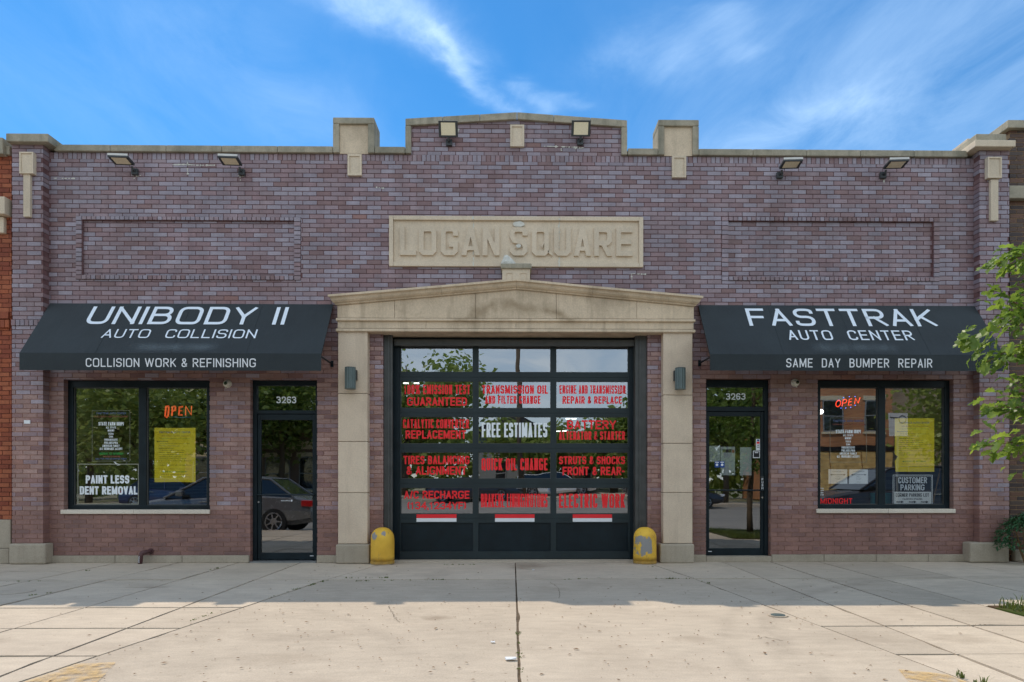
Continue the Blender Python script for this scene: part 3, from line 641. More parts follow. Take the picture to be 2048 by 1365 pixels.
MB().lathe([(0.062, 0.008), (0.060, 0.014), (0.02, 0.015), (0.0001, 0.015)], gx, gy, 24).build('lid', M['sconce'], cover)
gx, gy = G(30, 1184)
MB().lathe([(0.19, 0.004), (0.18, 0.009), (0.0001, 0.010)], gx, gy, 28).build('drain_lid', M['concrete'], bed)

# ------------------------------------------------------------------ bricks
COURSE, BL, BH, JT = 0.0677, 0.201, 0.0567, 0.0110
PAL_BLUE = [(0.205, 0.195, 0.250), (0.240, 0.225, 0.275), (0.180, 0.160, 0.205)]
PAL_MAUVE = [(0.165, 0.120, 0.140), (0.150, 0.098, 0.112), (0.185, 0.140, 0.155)]
PAL_BROWN = [(0.125, 0.062, 0.060), (0.105, 0.052, 0.050), (0.150, 0.075, 0.062), (0.09, 0.055, 0.058)]
PAL_RED = [(0.205, 0.090, 0.062), (0.185, 0.078, 0.058), (0.215, 0.115, 0.085)]
PAL_PINK = [(0.235, 0.150, 0.135), (0.215, 0.130, 0.115), (0.200, 0.115, 0.100)]
from mathutils import noise as mn
def bcol(x, z, zone='field'):
    """per-brick colour: blue, mauve, brown or red, the blue ones commoner high on the wall"""
    n = mn.noise(Vector((x * 0.5, z * 0.8, 3.3))) + 0.7 * mn.noise(Vector((x * 2.3, z * 3.6, 8.1)))
    zf = min(1.0, max(0.0, (z - 1.9) / 2.4))
    if zone == 'pil': zf = min(1.0, max(0.25, (z - 1.6) / 1.6))
    r = rnd.random() + n * 0.22
    if z < 0.72: pal = ((.215, .110, .092), (.240, .124, .100), (.190, .100, .088))
    elif r < -0.06 + 0.45 * zf: pal = ((.278, .240, .284), (.312, .272, .316), (.258, .216, .255))
    elif r < 0.20 + 0.52 * zf: pal = ((.262, .182, .200), (.245, .168, .184), (.272, .196, .210))
    elif r < 0.84 + 0.10 * zf: pal = ((.300, .180, .155), (.285, .164, .138), (.318, .198, .170)) if zf < 0.55 else ((.232, .138, .145), (.248, .152, .158), (.215, .125, .132))
    elif r < 1.08: pal = ((.205, .108, .100), (.188, .098, .094))
    else: pal = ((.262, .122, .090), (.240, .108, .084))
    c = pal[int(rnd.random() * 97) % len(pal)]; k = rnd.uniform(0.90, 1.12) * (1.13 + 0.12 * (1 - zf))
    mean = tuple(.215 * (1 - zf) * a + .225 * zf * b for a, b in zip((1.2, .74, .66), (1.06, .86, .95)))
    return tuple((a * 0.80 + m_ * 0.20) * k for a, m_ in zip(c, mean))
def subtract(rects, h):
    out = []
    for (x0, x1, z0, z1) in rects:
        hx0, hx1, hz0, hz1 = h
        if hx1 <= x0 or hx0 >= x1 or hz1 <= z0 or hz0 >= z1: out.append((x0, x1, z0, z1)); continue
        if hx0 > x0: out.append((x0, hx0, z0, z1))
        if hx1 < x1: out.append((hx1, x1, z0, z1))
        a, b = max(x0, hx0), min(x1, hx1)
        if hz0 > z0: out.append((a, b, z0, hz0))
        if hz1 < z1: out.append((a, b, hz1, z1))
    return [r for r in out if r[1] - r[0] > 0.014 and r[3] - r[2] > 0.012]
BR = []     # (x0, x1, z0, z1, yface, depth, colour, full)
def lay(x0, x1, z0, z1, y, holes=(), zone='field', depth=0.10, base=0.10, off=0.0, ztop=None, hdr=0):
    k0 = int(math.floor((z0 - base) / COURSE)) - 1
    k = k0
    while base + k * COURSE < z1:
        a = base + k * COURSE + JT / 2; b = a + BH
        a2, b2 = max(a, z0), min(b, z1)
        if b2 - a2 > 0.015:
            header = hdr and k % hdr == 0
            bl = (BL - JT) / 2 if header else BL; pitch = bl + JT
            o = off + (0 if k % 2 else (BL + JT) / 2) + rnd.uniform(-0.006, 0.006)
            n0 = int(math.floor((x0 - o) / pitch)) - 1; xx = o + n0 * pitch
            while xx < x1:
                c, d = max(xx + JT / 2, x0), min(xx + pitch - JT / 2, x1)
                if d - c > 0.02:
                    rs = [(c, d, a2, b2)]
                    for h in holes: rs = subtract(rs, h)
                    for r in rs:
                        zt = r[3]
                        if ztop: zt = min(zt, ztop((r[0] + r[1]) / 2))
                        if zt - r[2] < 0.012: continue
                        full = (r[1] - r[0] > 0.19) and (zt - r[2] > BH - 0.003) and abs(depth - 0.10) < 1e-6 and y == 0.0
                        BR.append((r[0], r[1], r[2], zt, y + rnd.uniform(-0.0022, 0.0012), depth, bcol((r[0] + r[1]) / 2, r[2], zone), full))
                xx += pitch
        k += 1
def rowlock(x0, x1, z0, z1, y, depth=0.10, zone='field', holes=(), vertical=False, w=0.0577):
    p = w + JT; n = max(1, round((x1 - x0) / p)) if not vertical else max(1, round((z1 - z0) / p))
    for i in range(n):
        if not vertical: r = (x0 + (x1 - x0) * i / n + JT / 2, x0 + (x1 - x0) * (i + 1) / n - JT / 2, z0, z1)
        else: r = (x0, x1, z0 + (z1 - z0) * i / n + JT / 2, z0 + (z1 - z0) * (i + 1) / n - JT / 2)
        rs = [r]
        for h in holes: rs = subtract(rs, h)
        for q in rs: BR.append((q[0], q[1], q[2], q[3], y + rnd.uniform(-0.002, 0.001), depth, bcol((q[0] + q[1]) / 2, q[2], zone), False))

bld = empty('auto_shop_building', (0, 0, 0), 'single-storey purple brick auto shop with stone gabled garage entrance between two black awnings', 'building')
XL, XR = RX(98), RX(1958)                                     # the field between the pilasters
ZPL = RZ(1109.5)                                              # top of the plinth
ZC = (RZ(306, 400) + RZ(314, 1700)) / 2 - 0.01                # under the coping
PY = -0.135
lw = rect(127.6, 759.5, 419, 1019.5); ld = rect(500.6, 759.5, 634, 1112)
rd = rect(1412, 758.6, 1541, 1112); rw = rect(1635.5, 759.5, 1907, 1018)
ld = (ld[0], ld[1], 0.0, ld[3]); rd = (rd[0], rd[1], 0.0, rd[3])
gd = (RX(766), RX(1295), 0.0, RZ(662))
pan = rect(779, 435, 1285.5, 535.3)
lpo, lpi = rect(152, 434, 602, 560.5), rect(164.5, 441.5, 588, 551.5)
rpo, rpi = rect(1443, 435, 1879, 563), rect(1457, 443.5, 1866.6, 554.5)
# central raised parapet
RXC0, RXC1 = RX(822), RX(1243)
ZAP, ZSH = RZ(240, 1034), RZ(253.5, 822)
def ztop_c(x): return ZAP + (ZSH - ZAP) * abs(x - RX(1034)) / (RXC1 - RX(1034))
pier = [(RX(676, -0.15) + 0.02, RX(735, -0.15) - 0.02, 0, RZ(665)), (RX(1326.5, -0.15) + 0.02, RX(1385, -0.15) - 0.02, 0, RZ(665))]
band = (RX(676), RX(1386), RZ(663), RZ(612))
tabs = [rect(695, 308, 723, 351), rect(1344.5, 311, 1372.5, 355), rect(1020.5, 249.5, 1048.5, 293)]
ZR1 = ZC; ZR0 = ZC - 0.098
holes = [lw, ld, rd, rw, gd, (pan[0] + 0.02, pan[1] - 0.02, pan[2] + 0.02, pan[3] - 0.02), lpo, rpo, band] + pier
lay(XL, XR, ZPL, ZR0, 0.0, holes + [(RX(676), RX(740), 0, 0.4), (RX(1322), RX(1386), 0, 0.4)])
rowlock(XL, XR, ZR0 + 0.003, ZR1 - 0.003, 0.0)
lay(RXC0, RXC1, ZR1, ZAP, 0.0, [], ztop=ztop_c, off=0.05)
for o, i in ((lpo, lpi), (rpo, rpi)):
    lay(i[0], i[1], i[2], i[3], 0.032, depth=0.06)
    rowlock(i[0], i[1], i[3] + JT / 2, o[3] - JT / 2, -0.012, 0.12); rowlock(i[0], i[1], o[2] + JT / 2, i[2] - JT / 2, -0.022, 0.13)
    rowlock(o[0] + JT / 2, i[0] - JT / 2, o[2], o[3], -0.012, 0.12, vertical=True); rowlock(i[1] + JT / 2, o[1] - JT / 2, o[2], o[3], -0.012, 0.12, vertical=True)
# pilasters
pils = []
for (ua, ub) in ((24, 86), (1959, 2018.5)):
    x0, x1 = RX(ua, PY), RX(ub, PY); zt = RZ(284, 60, PY) if ua < 1000 else RZ(294, 1990, PY); zb = RZ(1087, 1033, PY); pils.append((x0, x1, zb, zt))
    zl = RZ(652, ua, PY)
    lay(x0, x1, zb, zl, PY, zone='pil', depth=0.22, off=x0 + 0.05)
    rowlock(x0 - 0.004, x1 + 0.004, zl + 0.004, zl + 0.085, PY - 0.018, 0.2, 'pil')
    lay(x0, x1, zl + 0.095, zt, PY, zone='pil', depth=0.22, off=x0)
# choose the three hundred full bricks that lie nearest to the photograph's eye point
full = [b for b in BR if b[7]]
full.sort(key=lambda b: ((b[0] + b[1]) / 2) ** 2 + (b[2] - CAMH) ** 2)
chosen = set(id(b) for b in full[:300])
variants = {}
def variant(c, key):
    if key not in variants:
        m = MB(); m.col = c; m.box(-0.5 * BL + 0.0, 0.5 * BL, 0.0, 0.10, 0.0, BH, back=False); variants[key] = m.mesh('brick', M['brick'])
    return variants[key]
rest = MB()
for b in BR:
    if id(b) in chosen:
        q = tuple(round(c * 55) / 55 for c in b[6]); me = variant(b[6], q)
        o = bpy.data.objects.new('brick', me); COL.objects.link(o); o.parent = bld
        o.location = ((b[0] + b[1]) / 2, b[4], b[2]); o.scale = ((b[1] - b[0]) / BL, 1, 1)
    else:
        rest.col = b[6]; rest.box(b[0], b[1], b[4], b[4] + b[5], b[2], b[3], back=False)
tag(rest.build('brick_courses', M['brick'], bld), kind='stuff')

# mortar body of the wall, with its openings
def cells(x0, x1, z0, z1, y0, y1, holes, m):
    xs = sorted({x0, x1} | {h[k] for h in holes for k in (0, 1) if x0 < h[k] < x1}); zs = sorted({z0, z1} | {h[k] for h in holes for k in (2, 3) if z0 < h[k] < z1})
    for a, b in zip(xs, xs[1:]):
        run = None
        for c, d in zip(zs, zs[1:]):
            mx, mz = (a + b) / 2, (c + d) / 2
            inside = any(h[0] < mx < h[1] and h[2] < mz < h[3] for h in holes)
            if not inside:
                if run and abs(run[1] - c) < 1e-9: run[1] = d
                else:
                    if run: m.box(a, b, y0, y1, run[0], run[1])
                    run = [c, d]
            elif run: m.box(a, b, y0, y1, run[0], run[1]); run = None
        if run: m.box(a, b, y0, y1, run[0], run[1])
wall = MB()
hh = [(h[0] - 0.007, h[1] + 0.007, h[2] - (0.007 if h[2] > 0.1 else 0), h[3] + 0.007) for h in (lw, ld, rd, rw, gd)]
x_out0, x_out1 = pils[0][0] + 0.002, pils[1][1] - 0.002
cells(x_out0, x_out1, 0.0, ZC, 0.0065, 0.34, hh + [lpi, rpi], wall)
for i in (lpi, rpi): wall.box(i[0], i[1], 0.038, 0.34, i[2], i[3])
wall.prism([(RXC0, ZC), (RXC1, ZC), (RXC1, ztop_c(RXC1)), (RX(1034), ZAP), (RXC0, ZSH)], 0.0055, 0.34)
for (x0, x1, zb, zt) in pils: wall.box(x0 + 0.006, x1 - 0.006, PY + 0.006, 0.004, zb, zt)
wall.build('wall', M['mortar'], bld)
DEPTH = 15.0
rear = MB(); rear.box(x_out0, x_out0 + 0.3, 0.345, DEPTH, 0, ZC - 0.2); rear.box(x_out1 - 0.3, x_out1, 0.345, DEPTH, 0, ZC - 0.2); rear.box(x_out0, x_out1, DEPTH, DEPTH + 0.3, 0, ZC - 0.2)
rear.build('rear_wall', M['far_brown'], bld)
bx('roof', M['roofing'], bld, x_out0 + 0.31, x_out1 - 0.31, 0.345, DEPTH - 0.01, ZC - 0.75, ZC - 0.6)
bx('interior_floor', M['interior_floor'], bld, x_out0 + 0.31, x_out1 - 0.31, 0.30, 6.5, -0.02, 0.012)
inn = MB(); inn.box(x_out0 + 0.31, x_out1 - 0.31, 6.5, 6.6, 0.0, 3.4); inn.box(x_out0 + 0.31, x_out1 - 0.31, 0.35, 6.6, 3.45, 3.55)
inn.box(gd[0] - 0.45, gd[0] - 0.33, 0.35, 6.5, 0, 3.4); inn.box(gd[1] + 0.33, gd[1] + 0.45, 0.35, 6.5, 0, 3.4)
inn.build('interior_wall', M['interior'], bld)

# plinth
def stones(name, mat, x0, x1, y0, y1, z0, z1, n, bevel=0.008, g=0.003):
    for i in range(n):
        a, b = x0 + (x1 - x0) * i / n, x0 + (x1 - x0) * (i + 1) / n
        bx(name, mat, bld, a + g, b - g, y0, y1, z0, z1, bevel=bevel)
stones('plinth_stone', M['stone_base'], XL + 0.01, ld[0] - 0.004, -0.045, 0.003, 0, ZPL - 0.004, 3)
stones('plinth_stone', M['stone_base'], ld[1] + 0.004, RX(671, -0.19), -0.045, 0.003, 0, ZPL - 0.004, 1)
stones('plinth_stone', M['stone_base'], RX(1389, -0.19), rd[0] - 0.004, -0.045, 0.003, 0, ZPL - 0.004, 1)
stones('plinth_stone', M['stone_base'], rd[1] + 0.004, XR - 0.01, -0.045, 0.003, 0, ZPL - 0.004, 4)
for (ua, ub, vt) in ((16.5, 87, 1088), (1941, 2019.5, 1085.5)):
    x0, x1 = RX(ua, PY - 0.06), RX(ub, PY - 0.06)
    if ua < 1000: x1 += 0.02
    bx('pedestal', M['stone_base'], bld, x0, x1, PY - 0.06, 0.003, 0, RZ(vt, ua, PY - 0.06), bevel=0.025)
# pilaster caps and tablets
bx('cap_stone', M['stone_grey'], bld, RX(11.4, -0.23), RX(96, -0.23), -0.23, 0.34, RZ(284, 54, -0.23) + 0.004, RZ(267, 54, -0.23), bevel=0.01)
bx('cap_stone', M['stone_tan'], bld, RX(1951, -0.25), RX(2032, -0.25), -0.25, 0.34, RZ(294, 1990, -0.25) + 0.004, RZ(280, 1990, -0.25), bevel=0.01)
bx('cap_stone', M['stone_grey'], bld, RX(1951, -0.22) + 0.02, RX(2014, -0.22), -0.21, 0.33, RZ(280, 1990, -0.25) + 0.003, RZ(268, 1990, -0.21), bevel=0.01)
def tablet(u0, v0, u1, v1, Y0, th, mat=M['stone_tan'], fr=0.03):
    x0, x1, z0, z1 = rect(u0, v0, u1, v1, Y0 - th)
    o = bx('tablet', mat, bld, x0 + fr, x1 - fr, Y0 - th + 0.014, Y0 + 0.01, z0 + fr, z1 - fr)
    m = MB(); y0, y1 = Y0 - th, Y0 + 0.01
    m.box(x0, x0 + fr - 0.001, y0, y1, z0, z1); m.box(x1 - fr + 0.001, x1, y0, y1, z0, z1); m.box(x0 + fr, x1 - fr, y0, y1, z1 - fr + 0.001, z1); m.box(x0 + fr, x1 - fr, y0, y1, z0, z0 + fr - 0.001)
    f = m.build('tablet_rim', mat, o); return o
tablet(695, 308.5, 723, 351, 0.0, 0.04); tablet(1344.5, 312, 1372.5, 355, 0.0, 0.04); tablet(1020.5, 249.5, 1048.5, 293, 0.0, 0.04)
tablet(38.3, 304, 66, 347, PY, 0.07, fr=0.022); tablet(1976, 314, 2004, 356, PY, 0.07, fr=0.022)
for (a, b, c, d) in ((46.8, 348.6, 60.5, 434), (1981.3, 359.5, 1996.6, 442)):
    x0, x1, z0, z1 = rect(a, b, c, d, PY - 0.04); bx('stone_strip', M['stone_tan'], bld, x0, x1, PY - 0.045, PY + 0.003, z0, z1, bevel=0.004)
bx('small_plate', M['white'], bld, *rect(49, 841, 61, 848, PY)[:2], PY - 0.012, PY + 0.002, *rect(49, 841, 61, 848, PY)[2:])

# coping
CY = -0.045
def cop(x0, x1, z0, z1, n=1, mat=M['stone_grey']):
    for i in range(n):
        a, b = x0 + (x1 - x0) * i / n, x0 + (x1 - x0) * (i + 1) / n
        o = bx('coping_stone', mat, bld, a + 0.002, b - 0.002, CY, 0.38, z0, z1, bevel=0.01)
zc0 = ZC + 0.002; zc1 = (RZ(290.5, 400, CY) + RZ(300, 1700, CY)) / 2 + 0.0
bl0, bl1 = RX(665.5, -0.05), RX(748.5, -0.05); br0, br1 = RX(1316.5, -0.05), RX(1398, -0.05)
cop(RX(108, CY), bl0 - 0.002, zc0, zc1, 5); cop(bl1 + 0.002, RX(810, CY) - 0.0, zc0, zc1)
cop(RX(1256, CY), br0 - 0.002, zc0, zc1); cop(br1 + 0.002, RX(1936, CY), zc0, zc1, 5)
zs_l, zs_r = RZ(237, 811, CY), RZ(241, 1253, CY); zs = (zs_l + zs_r) / 2; za = RZ(224.5, 1034, CY)
xa = RX(1034, CY); xs0, xs1 = RX(810.5, CY), RX(1254.5, CY); th = RX(822, CY) - xs0
for (a, b, sgn) in ((xs0, xs0 + th, 1), (xs1 - th, xs1, -1)):
    MB().box(a, b, CY - 0.002, 0.38, zc0, zs - 0.105).build('coping_stone', M['stone_grey'], bld, bevel=0.008)
for (x0, x1) in ((xs0, xa), (xs1, xa)):
    n = 3
    for i in range(n):
        a, b = x0 + (x1 - x0) * i / n, x0 + (x1 - x0) * (i + 1) / n
        f = lambda x: zs + (za - zs) * abs(x - x0) / abs(xa - x0)
        pts = [(a, f(a) - 0.103), (b, f(b) - 0.103), (b, f(b)), (a, f(a))]
        if x0 > xa: pts = [(b, f(b) - 0.103), (a, f(a) - 0.103), (a, f(a)), (b, f(b))]
        g = 0.002; pts = [(pts[0][0] + g, pts[0][1]), (pts[1][0] - g, pts[1][1]), (pts[2][0] - g, pts[2][1]), (pts[3][0] + g, pts[3][1])]
        MB().prism(pts, CY, 0.38).build('coping_stone', M['stone_grey'], bld, bevel=0.008)
# the two square parapet blocks
for (x0, x1, vt, uu) in ((bl0, bl1, 235, 707), (br0, br1, 239.5, 1357)):
    zt = RZ(vt, uu, -0.05); fr = 0.095
    o = bx('parapet_block', M['stone'], bld, x0 + fr, x1 - fr, -0.012, 0.37, zc0, zt - fr)
    m = MB(); m.box(x0, x0 + fr - 0.001, -0.05, 0.372, zc0, zt - fr - 0.001); m.box(x1 - fr + 0.001, x1, -0.05, 0.372, zc0, zt - fr - 0.001); m.box(x0, x1, -0.05, 0.372, zt - fr, zt)
    m.build('block_rim', M['stone_grey'], o, bevel=0.012)

# LOGAN SQUARE panel
x0, x1, z0, z1 = pan; pf = -0.045; fr = 0.062
j1, j2 = RX(947), RX(1118)
panel = MB()
for a, b in ((x0 + fr, j1), (j1, j2), (j2, x1 - fr)): panel.box(a + 0.0015, b - 0.0015, -0.009, 0.02, z0 + fr, z1 - fr)
panel = panel.build('name_stone', M['stone_tan'], bld)
m = MB(); m.box(x0, x0 + fr - 0.001, pf, 0.02, z0, z1); m.box(x1 - fr + 0.001, x1, pf, 0.02, z0, z1)
for a, b in ((x0 + fr, j1), (j1, j2), (j2, x1 - fr)):
    m.box(a + 0.0015, b - 0.0015, pf, 0.02, z1 - fr + 0.001, z1); m.box(a + 0.0015, b - 0.0015, pf, 0.02, z0, z0 + fr - 0.001)
m.build('name_stone_rim', M['stone_tan'], panel, bevel=0.004)
def stroke(pts, w, closed=False):
    out = []; n = len(pts); V = [Vector(p) for p in pts]
    def off(i):
        if closed: a, b, c = V[i - 1], V[i], V[(i + 1) % n]
        else: a, b, c = V[max(i - 1, 0)], V[i], V[min(i + 1, n - 1)]
        d1 = (b - a).normalized() if (b - a).length > 1e-9 else None; d2 = (c - b).normalized() if (c - b).length > 1e-9 else None
        d1 = d1 or d2; d2 = d2 or d1
        n1, n2 = Vector((-d1.y, d1.x)), Vector((-d2.y, d2.x)); h = (n1 + n2); return h * (w / 2 * 2 / h.length_squared)
    for i in range(n if closed else n - 1):
        j = (i + 1) % n; o1, o2 = off(i), off(j)
        q = [V[i] - o1, V[j] - o2, V[j] + o2, V[i] + o1]
        out.append([(p.x, p.y) for p in q])
    return out
def letter(ch, W, H, w):
    c = w * 0.98; h = w / 2; b = lambda x0, x1, y0, y1: [(x0, y0), (x1, y0), (x1, y1), (x0, y1)]
    if ch == 'L': return [b(0, w, 0, H), b(w, W, 0, w)]
    if ch == 'E': return [b(0, w, 0, H), b(w, W, 0, w), b(w, W * 0.92, H / 2 - h, H / 2 + h), b(w, W, H - w, H)]
    O = [(c, h), (W - c, h), (W - h, c), (W - h, H - c), (W - c, H - h), (c, H - h), (h, H - c), (h, c)]
    if ch == 'O': return stroke(O, w, True)
    if ch == 'Q': return stroke(O, w, True) + [[(W - 0.02, 0.05), (W + 0.05, -0.005), (W + 0.055, 0.03), (W + 0.0, 0.09)], [(W - 0.45 * W, 0.15), (W - 0.40 * W, 0.11), (W - w, 0.19), (W - w, 0.23)]]
    if ch == 'U': return stroke([(h, H), (h, c), (c, h), (W - c, h), (W - h, c), (W - h, H)], w)
    if ch == 'G': return stroke([(W - h, 0.68 * H), (W - h, H - c), (W - c, H - h), (c, H - h), (h, H - c), (h, c), (c, h), (W - c, h), (W - h, c), (W - h, 0.38 * H), (0.48 * W, 0.38 * H)], w)
    if ch == 'S': return stroke([(W - h, 0.70 * H), (W - h, H - c), (W - c, H - h), (c, H - h), (h, H - c), (h, 0.5 * H + c * 0.95), (c, 0.5 * H + h * 0.25), (W - c, 0.5 * H - h * 0.25), (W - h, 0.5 * H - c * 0.95), (W - h, c), (W - c, h), (c, h), (h, c), (h, 0.30 * H)], w)
    if ch == 'N': d = 0.42 * H; return [b(0, w, 0, H), b(W - w, W, 0, H), [(w, H - d), (W - w, 0), (W - w, d), (w, H)]]
    if ch == 'A':
        a = W / 2 - w * 0.5; yi = (W / 2 - w) * H / a
        l = [(0, 0), (w, 0), (W / 2, yi), (W / 2, H), (a, H)]; r = [(W / 2, yi), (W - w, 0), (W, 0), (W - a, H), (W / 2, H)]
        ya, yb = 0.18 * H, 0.32 * H; f = lambda y: w + y * a / H
        return [l, r, [(f(ya), ya), (W - f(ya), ya), (W - f(yb), yb), (f(yb), yb)]]
    if ch == 'R':
        mid = 0.45 * H
        return [b(0, w, 0, H)] + stroke([(w, H - h), (W - c, H - h), (W - h, H - c), (W - h, mid + c - h), (W - c, mid), (w, mid)], w) + [[(0.42 * W, mid - h), (W - w, 0), (W, 0), (0.42 * W + w, mid - h)]]
PXL = 760; K = 3.724
for ch, a, b in (('L', 150, 272), ('O', 292, 422), ('G', 455, 582), ('A', 607, 745), ('N', 765, 890), ('S', 967, 1098), ('Q', 1130, 1258), ('U', 1295, 1420), ('A', 1443, 1570), ('R', 1593, 1725), ('E', 1757, 1878)):
    lx0, lx1 = RX(PXL + a / K), RX(PXL + b / K); lz0 = RZ(513.2); H = RZ(456.3) - lz0
    m = MB()
    for poly in letter(ch, lx1 - lx0, H, 0.072): m.prism([(lx0 + p[0], lz0 + p[1]) for p in poly], -0.041, -0.0075)
    m.build('letter', M['stone_tan'], panel)
# crack fillings and patches on the name stone
for xx in (j1, j2):
    m = MB(); zq = z0 + 0.0
    while zq < z1 - 0.02:
        w_ = abs(rnd.gauss(0.006, 0.004)) + 0.002; h_ = rnd.uniform(0.015, 0.04); o = rnd.gauss(0, 0.004)
        inn_ = z0 + fr < zq < z1 - fr; yy = -0.0415 if inn_ and False else -0.0105 if inn_ else pf - 0.0015
        if rnd.random() < 0.8: m.box(xx + o - w_, xx + o + w_, yy, yy + 0.004, zq, min(zq + h_, z1))
        zq += h_
    m.build('crack_filling', M['patch'], panel)
def blob(cx, cz, rx, rz, y, th, name, mat, parent, seg=14, seed=1):
    r = random.Random(seed); pts = [(cx + rx * math.cos(2 * math.pi * k / seg) * r.uniform(0.82, 1.1), cz + rz * math.sin(2 * math.pi * k / seg) * r.uniform(0.82, 1.1)) for k in range(seg)]
    return MB().prism(pts, y - th, y + 0.003).build(name, mat, parent, bevel=0.004)
a, b = P(1038, 451); blob(a, b, 0.09, 0.045, pf + 0.028, 0.03, 'mortar_patch', M['patch'], panel, seed=3)
a, b = P(1037, 494.5); blob(a, b, 0.04, 0.032, -0.041, 0.006, 'mortar_patch', M['patch'], panel, seed=5)

for n_, pl in enumerate(([(345, 330), (372, 329.5), (395, 331), (430, 331)], [(375, 321), (374.5, 332), (376, 352)], [(1088, 293), (1105, 293.5), (1122, 294), (1160, 295.5)], [(1122, 294), (1123, 303)], [(1256, 548.5), (1270, 548)], [(1263, 549), (1264, 561)], [(1274, 548.5), (1292, 549)], [(266, 351), (272, 353), (282, 351)], [(268, 353), (269, 364)], [(476, 351), (482, 354), (490, 352)], [(480, 353), (481, 362)], [(917, 258), (916, 266)], [(1150, 298), (1168, 296)], [(108, 357), (150, 357.5)], [(1768, 357), (1768, 367)], [(752, 375), (768, 377)])):
    m = MB(); r_ = random.Random(n_)
    for (a, b) in zip(pl, pl[1:]):
        L_ = math.hypot(b[0] - a[0], b[1] - a[1]); st = max(2, int(L_ / 2.5))
        for i in range(st):
            if r_.random() < 0.25: continue
            u = a[0] + (b[0] - a[0]) * (i + .5) / st; v = a[1] + (b[1] - a[1]) * (i + .5) / st; x_, z_ = P(u, v, -0.004); s_ = 0.004 + abs(r_.gauss(0, 0.005)); hz = abs(b[0] - a[0]) > abs(b[1] - a[1])
            w1, h1 = (0.011, s_) if hz else (s_, 0.011)
            m.quad((x_ - w1, -0.0045, z_ - h1), (x_ + w1, -0.0045, z_ - h1 * .6), (x_ + w1 * .8, -0.0045, z_ + h1), (x_ - w1 * .9, -0.0045, z_ + h1 * .8))
    if m.v: tag(m.build('efflorescence', M['patch'], bld), kind='stuff')

# ------------------------------------------------------------------ stone entrance surround
SY = -0.15
def pierstones(u0, u1, joints, b0, b1):
    zt = RZ(664.5, 1033, SY); zs_ = [zt] + [RZ(v, 1033, SY) for v in joints]
    x0, x1 = RX(u0, SY), RX(u1, SY)
    for a, b in zip(zs_, zs_[1:]):
        bx('pier_stone', M['stone_pier'], bld, x0, x1, SY, 0.003, b + 0.003, a - 0.003, bevel=0.008)
    bx('pier_base', M['stone_base'], bld, RX(b0, SY - 0.05), RX(b1, SY - 0.05), SY - 0.05, 0.003, 0, zs_[-1] - 0.002, bevel=0.022)
pierstones(676, 735, (788, 884, 986, 1088), 671, 738.5)
pierstones(1326.5, 1385, (790, 887, 986, 1088), 1320.5, 1389)
xa0, xa1 = RX(675, SY), RX(1387.5, SY)
za0, za1 = RZ(658, 1033, SY), RZ(643, 1033, SY)
m = [xa0] + [RX(u, SY) for u in (852, 1032, 1210)] + [xa1]
for a, b in zip(m, m[1:]): bx('architrave_stone', M['stone'], bld, a + 0.0015, b - 0.0015, SY, 0.34, za0 + 0.001, za1 - 0.001, bevel=0.004)
for (v0, v1, dy) in ((664.3, 658.2, 0.035), (642.8, 637.6, 0.035)):
    zz0, zz1 = RZ(v0, 1033, SY - dy), RZ(v1, 1033, SY - dy)
    mm = MB(); mm.prism([(xa0 - 0.02, zz0), (xa1 + 0.02, zz0), (xa1 + 0.02, zz1), (xa0 - 0.02, zz1)], SY - dy, 0.33 if v0 > 650 else 0.003)
    mm.build('architrave_moulding', M['stone'], bld, bevel=0.012)
# tympanum
TY = SY + 0.01; uc = 1033
zb = RZ(637.4, uc, TY)
xt0, xtc, xt1 = RX(674.5, TY), RX(uc, TY), RX(1388, TY)
zl_, zc_ = RZ(613, uc, TY), RZ(580, uc, TY)
def zty(x): return zc_ + (zl_ - zc_) * abs(x - xtc) / (xtc - xt0)
js = [xt0] + [RX(u, TY) for u in (789, 950.6)] + [RX(u, TY) for u in (1112.6, 1273.7)] + [xt1]
for a, b in zip(js, js[1:]):
    pts = [(a + 0.002, zb), (b - 0.002, zb), (b - 0.002, zty(b))] + ([(xtc, zty(xtc))] if a < xtc < b else []) + [(a + 0.002, zty(a))]
    MB().prism(pts, TY, 0.003).build('tympanum_stone', M['stone'], bld, bevel=0.004)
# raking cornice: a moulded profile that runs up to the apex
prof = [(TY, 0.0), (TY - 0.03, 0.004), (TY - 0.035, 0.02), (TY - 0.06, 0.028), (TY - 0.085, 0.05), (TY - 0.10, 0.085), (TY - 0.135, 0.095), (TY - 0.135, 0.125), (0.003, 0.135)]
def cornice(xa_, xb_):
    mm = MB(); n = len(prof)
    for end, x in ((0, xa_), (1, xb_)):
        for (y, dz) in prof:
            xo = x
            if abs(x - xt0) < 0.01: xo = x - (TY - y) * 0.75 if y < 0 else x - 0.10
            if abs(x - xt1) < 0.01: xo = x + (TY - y) * 0.75 if y < 0 else x + 0.10
            mm.v.append((xo, y, zty(x) + dz + 0.001))
    for k in range(n - 1): mm.f.append((k, n + k, n + k + 1, k + 1)); mm.c.append(None)
    mm.f.append((n - 1, 2 * n - 1, n, 0)); mm.f.append(tuple(range(n))); mm.f.append(tuple(range(2 * n - 1, n - 1, -1))); mm.c += [None] * 3
    return mm.build('cornice_stone', M['stone'], bld)
cj = [xt0, RX(884, TY), xtc, RX(1184, TY), xt1]
for a, b in zip(cj, cj[1:]): cornice(a + (0.0015 if a != xt0 else 0), b - (0.0015 if b != xt1 else 0))
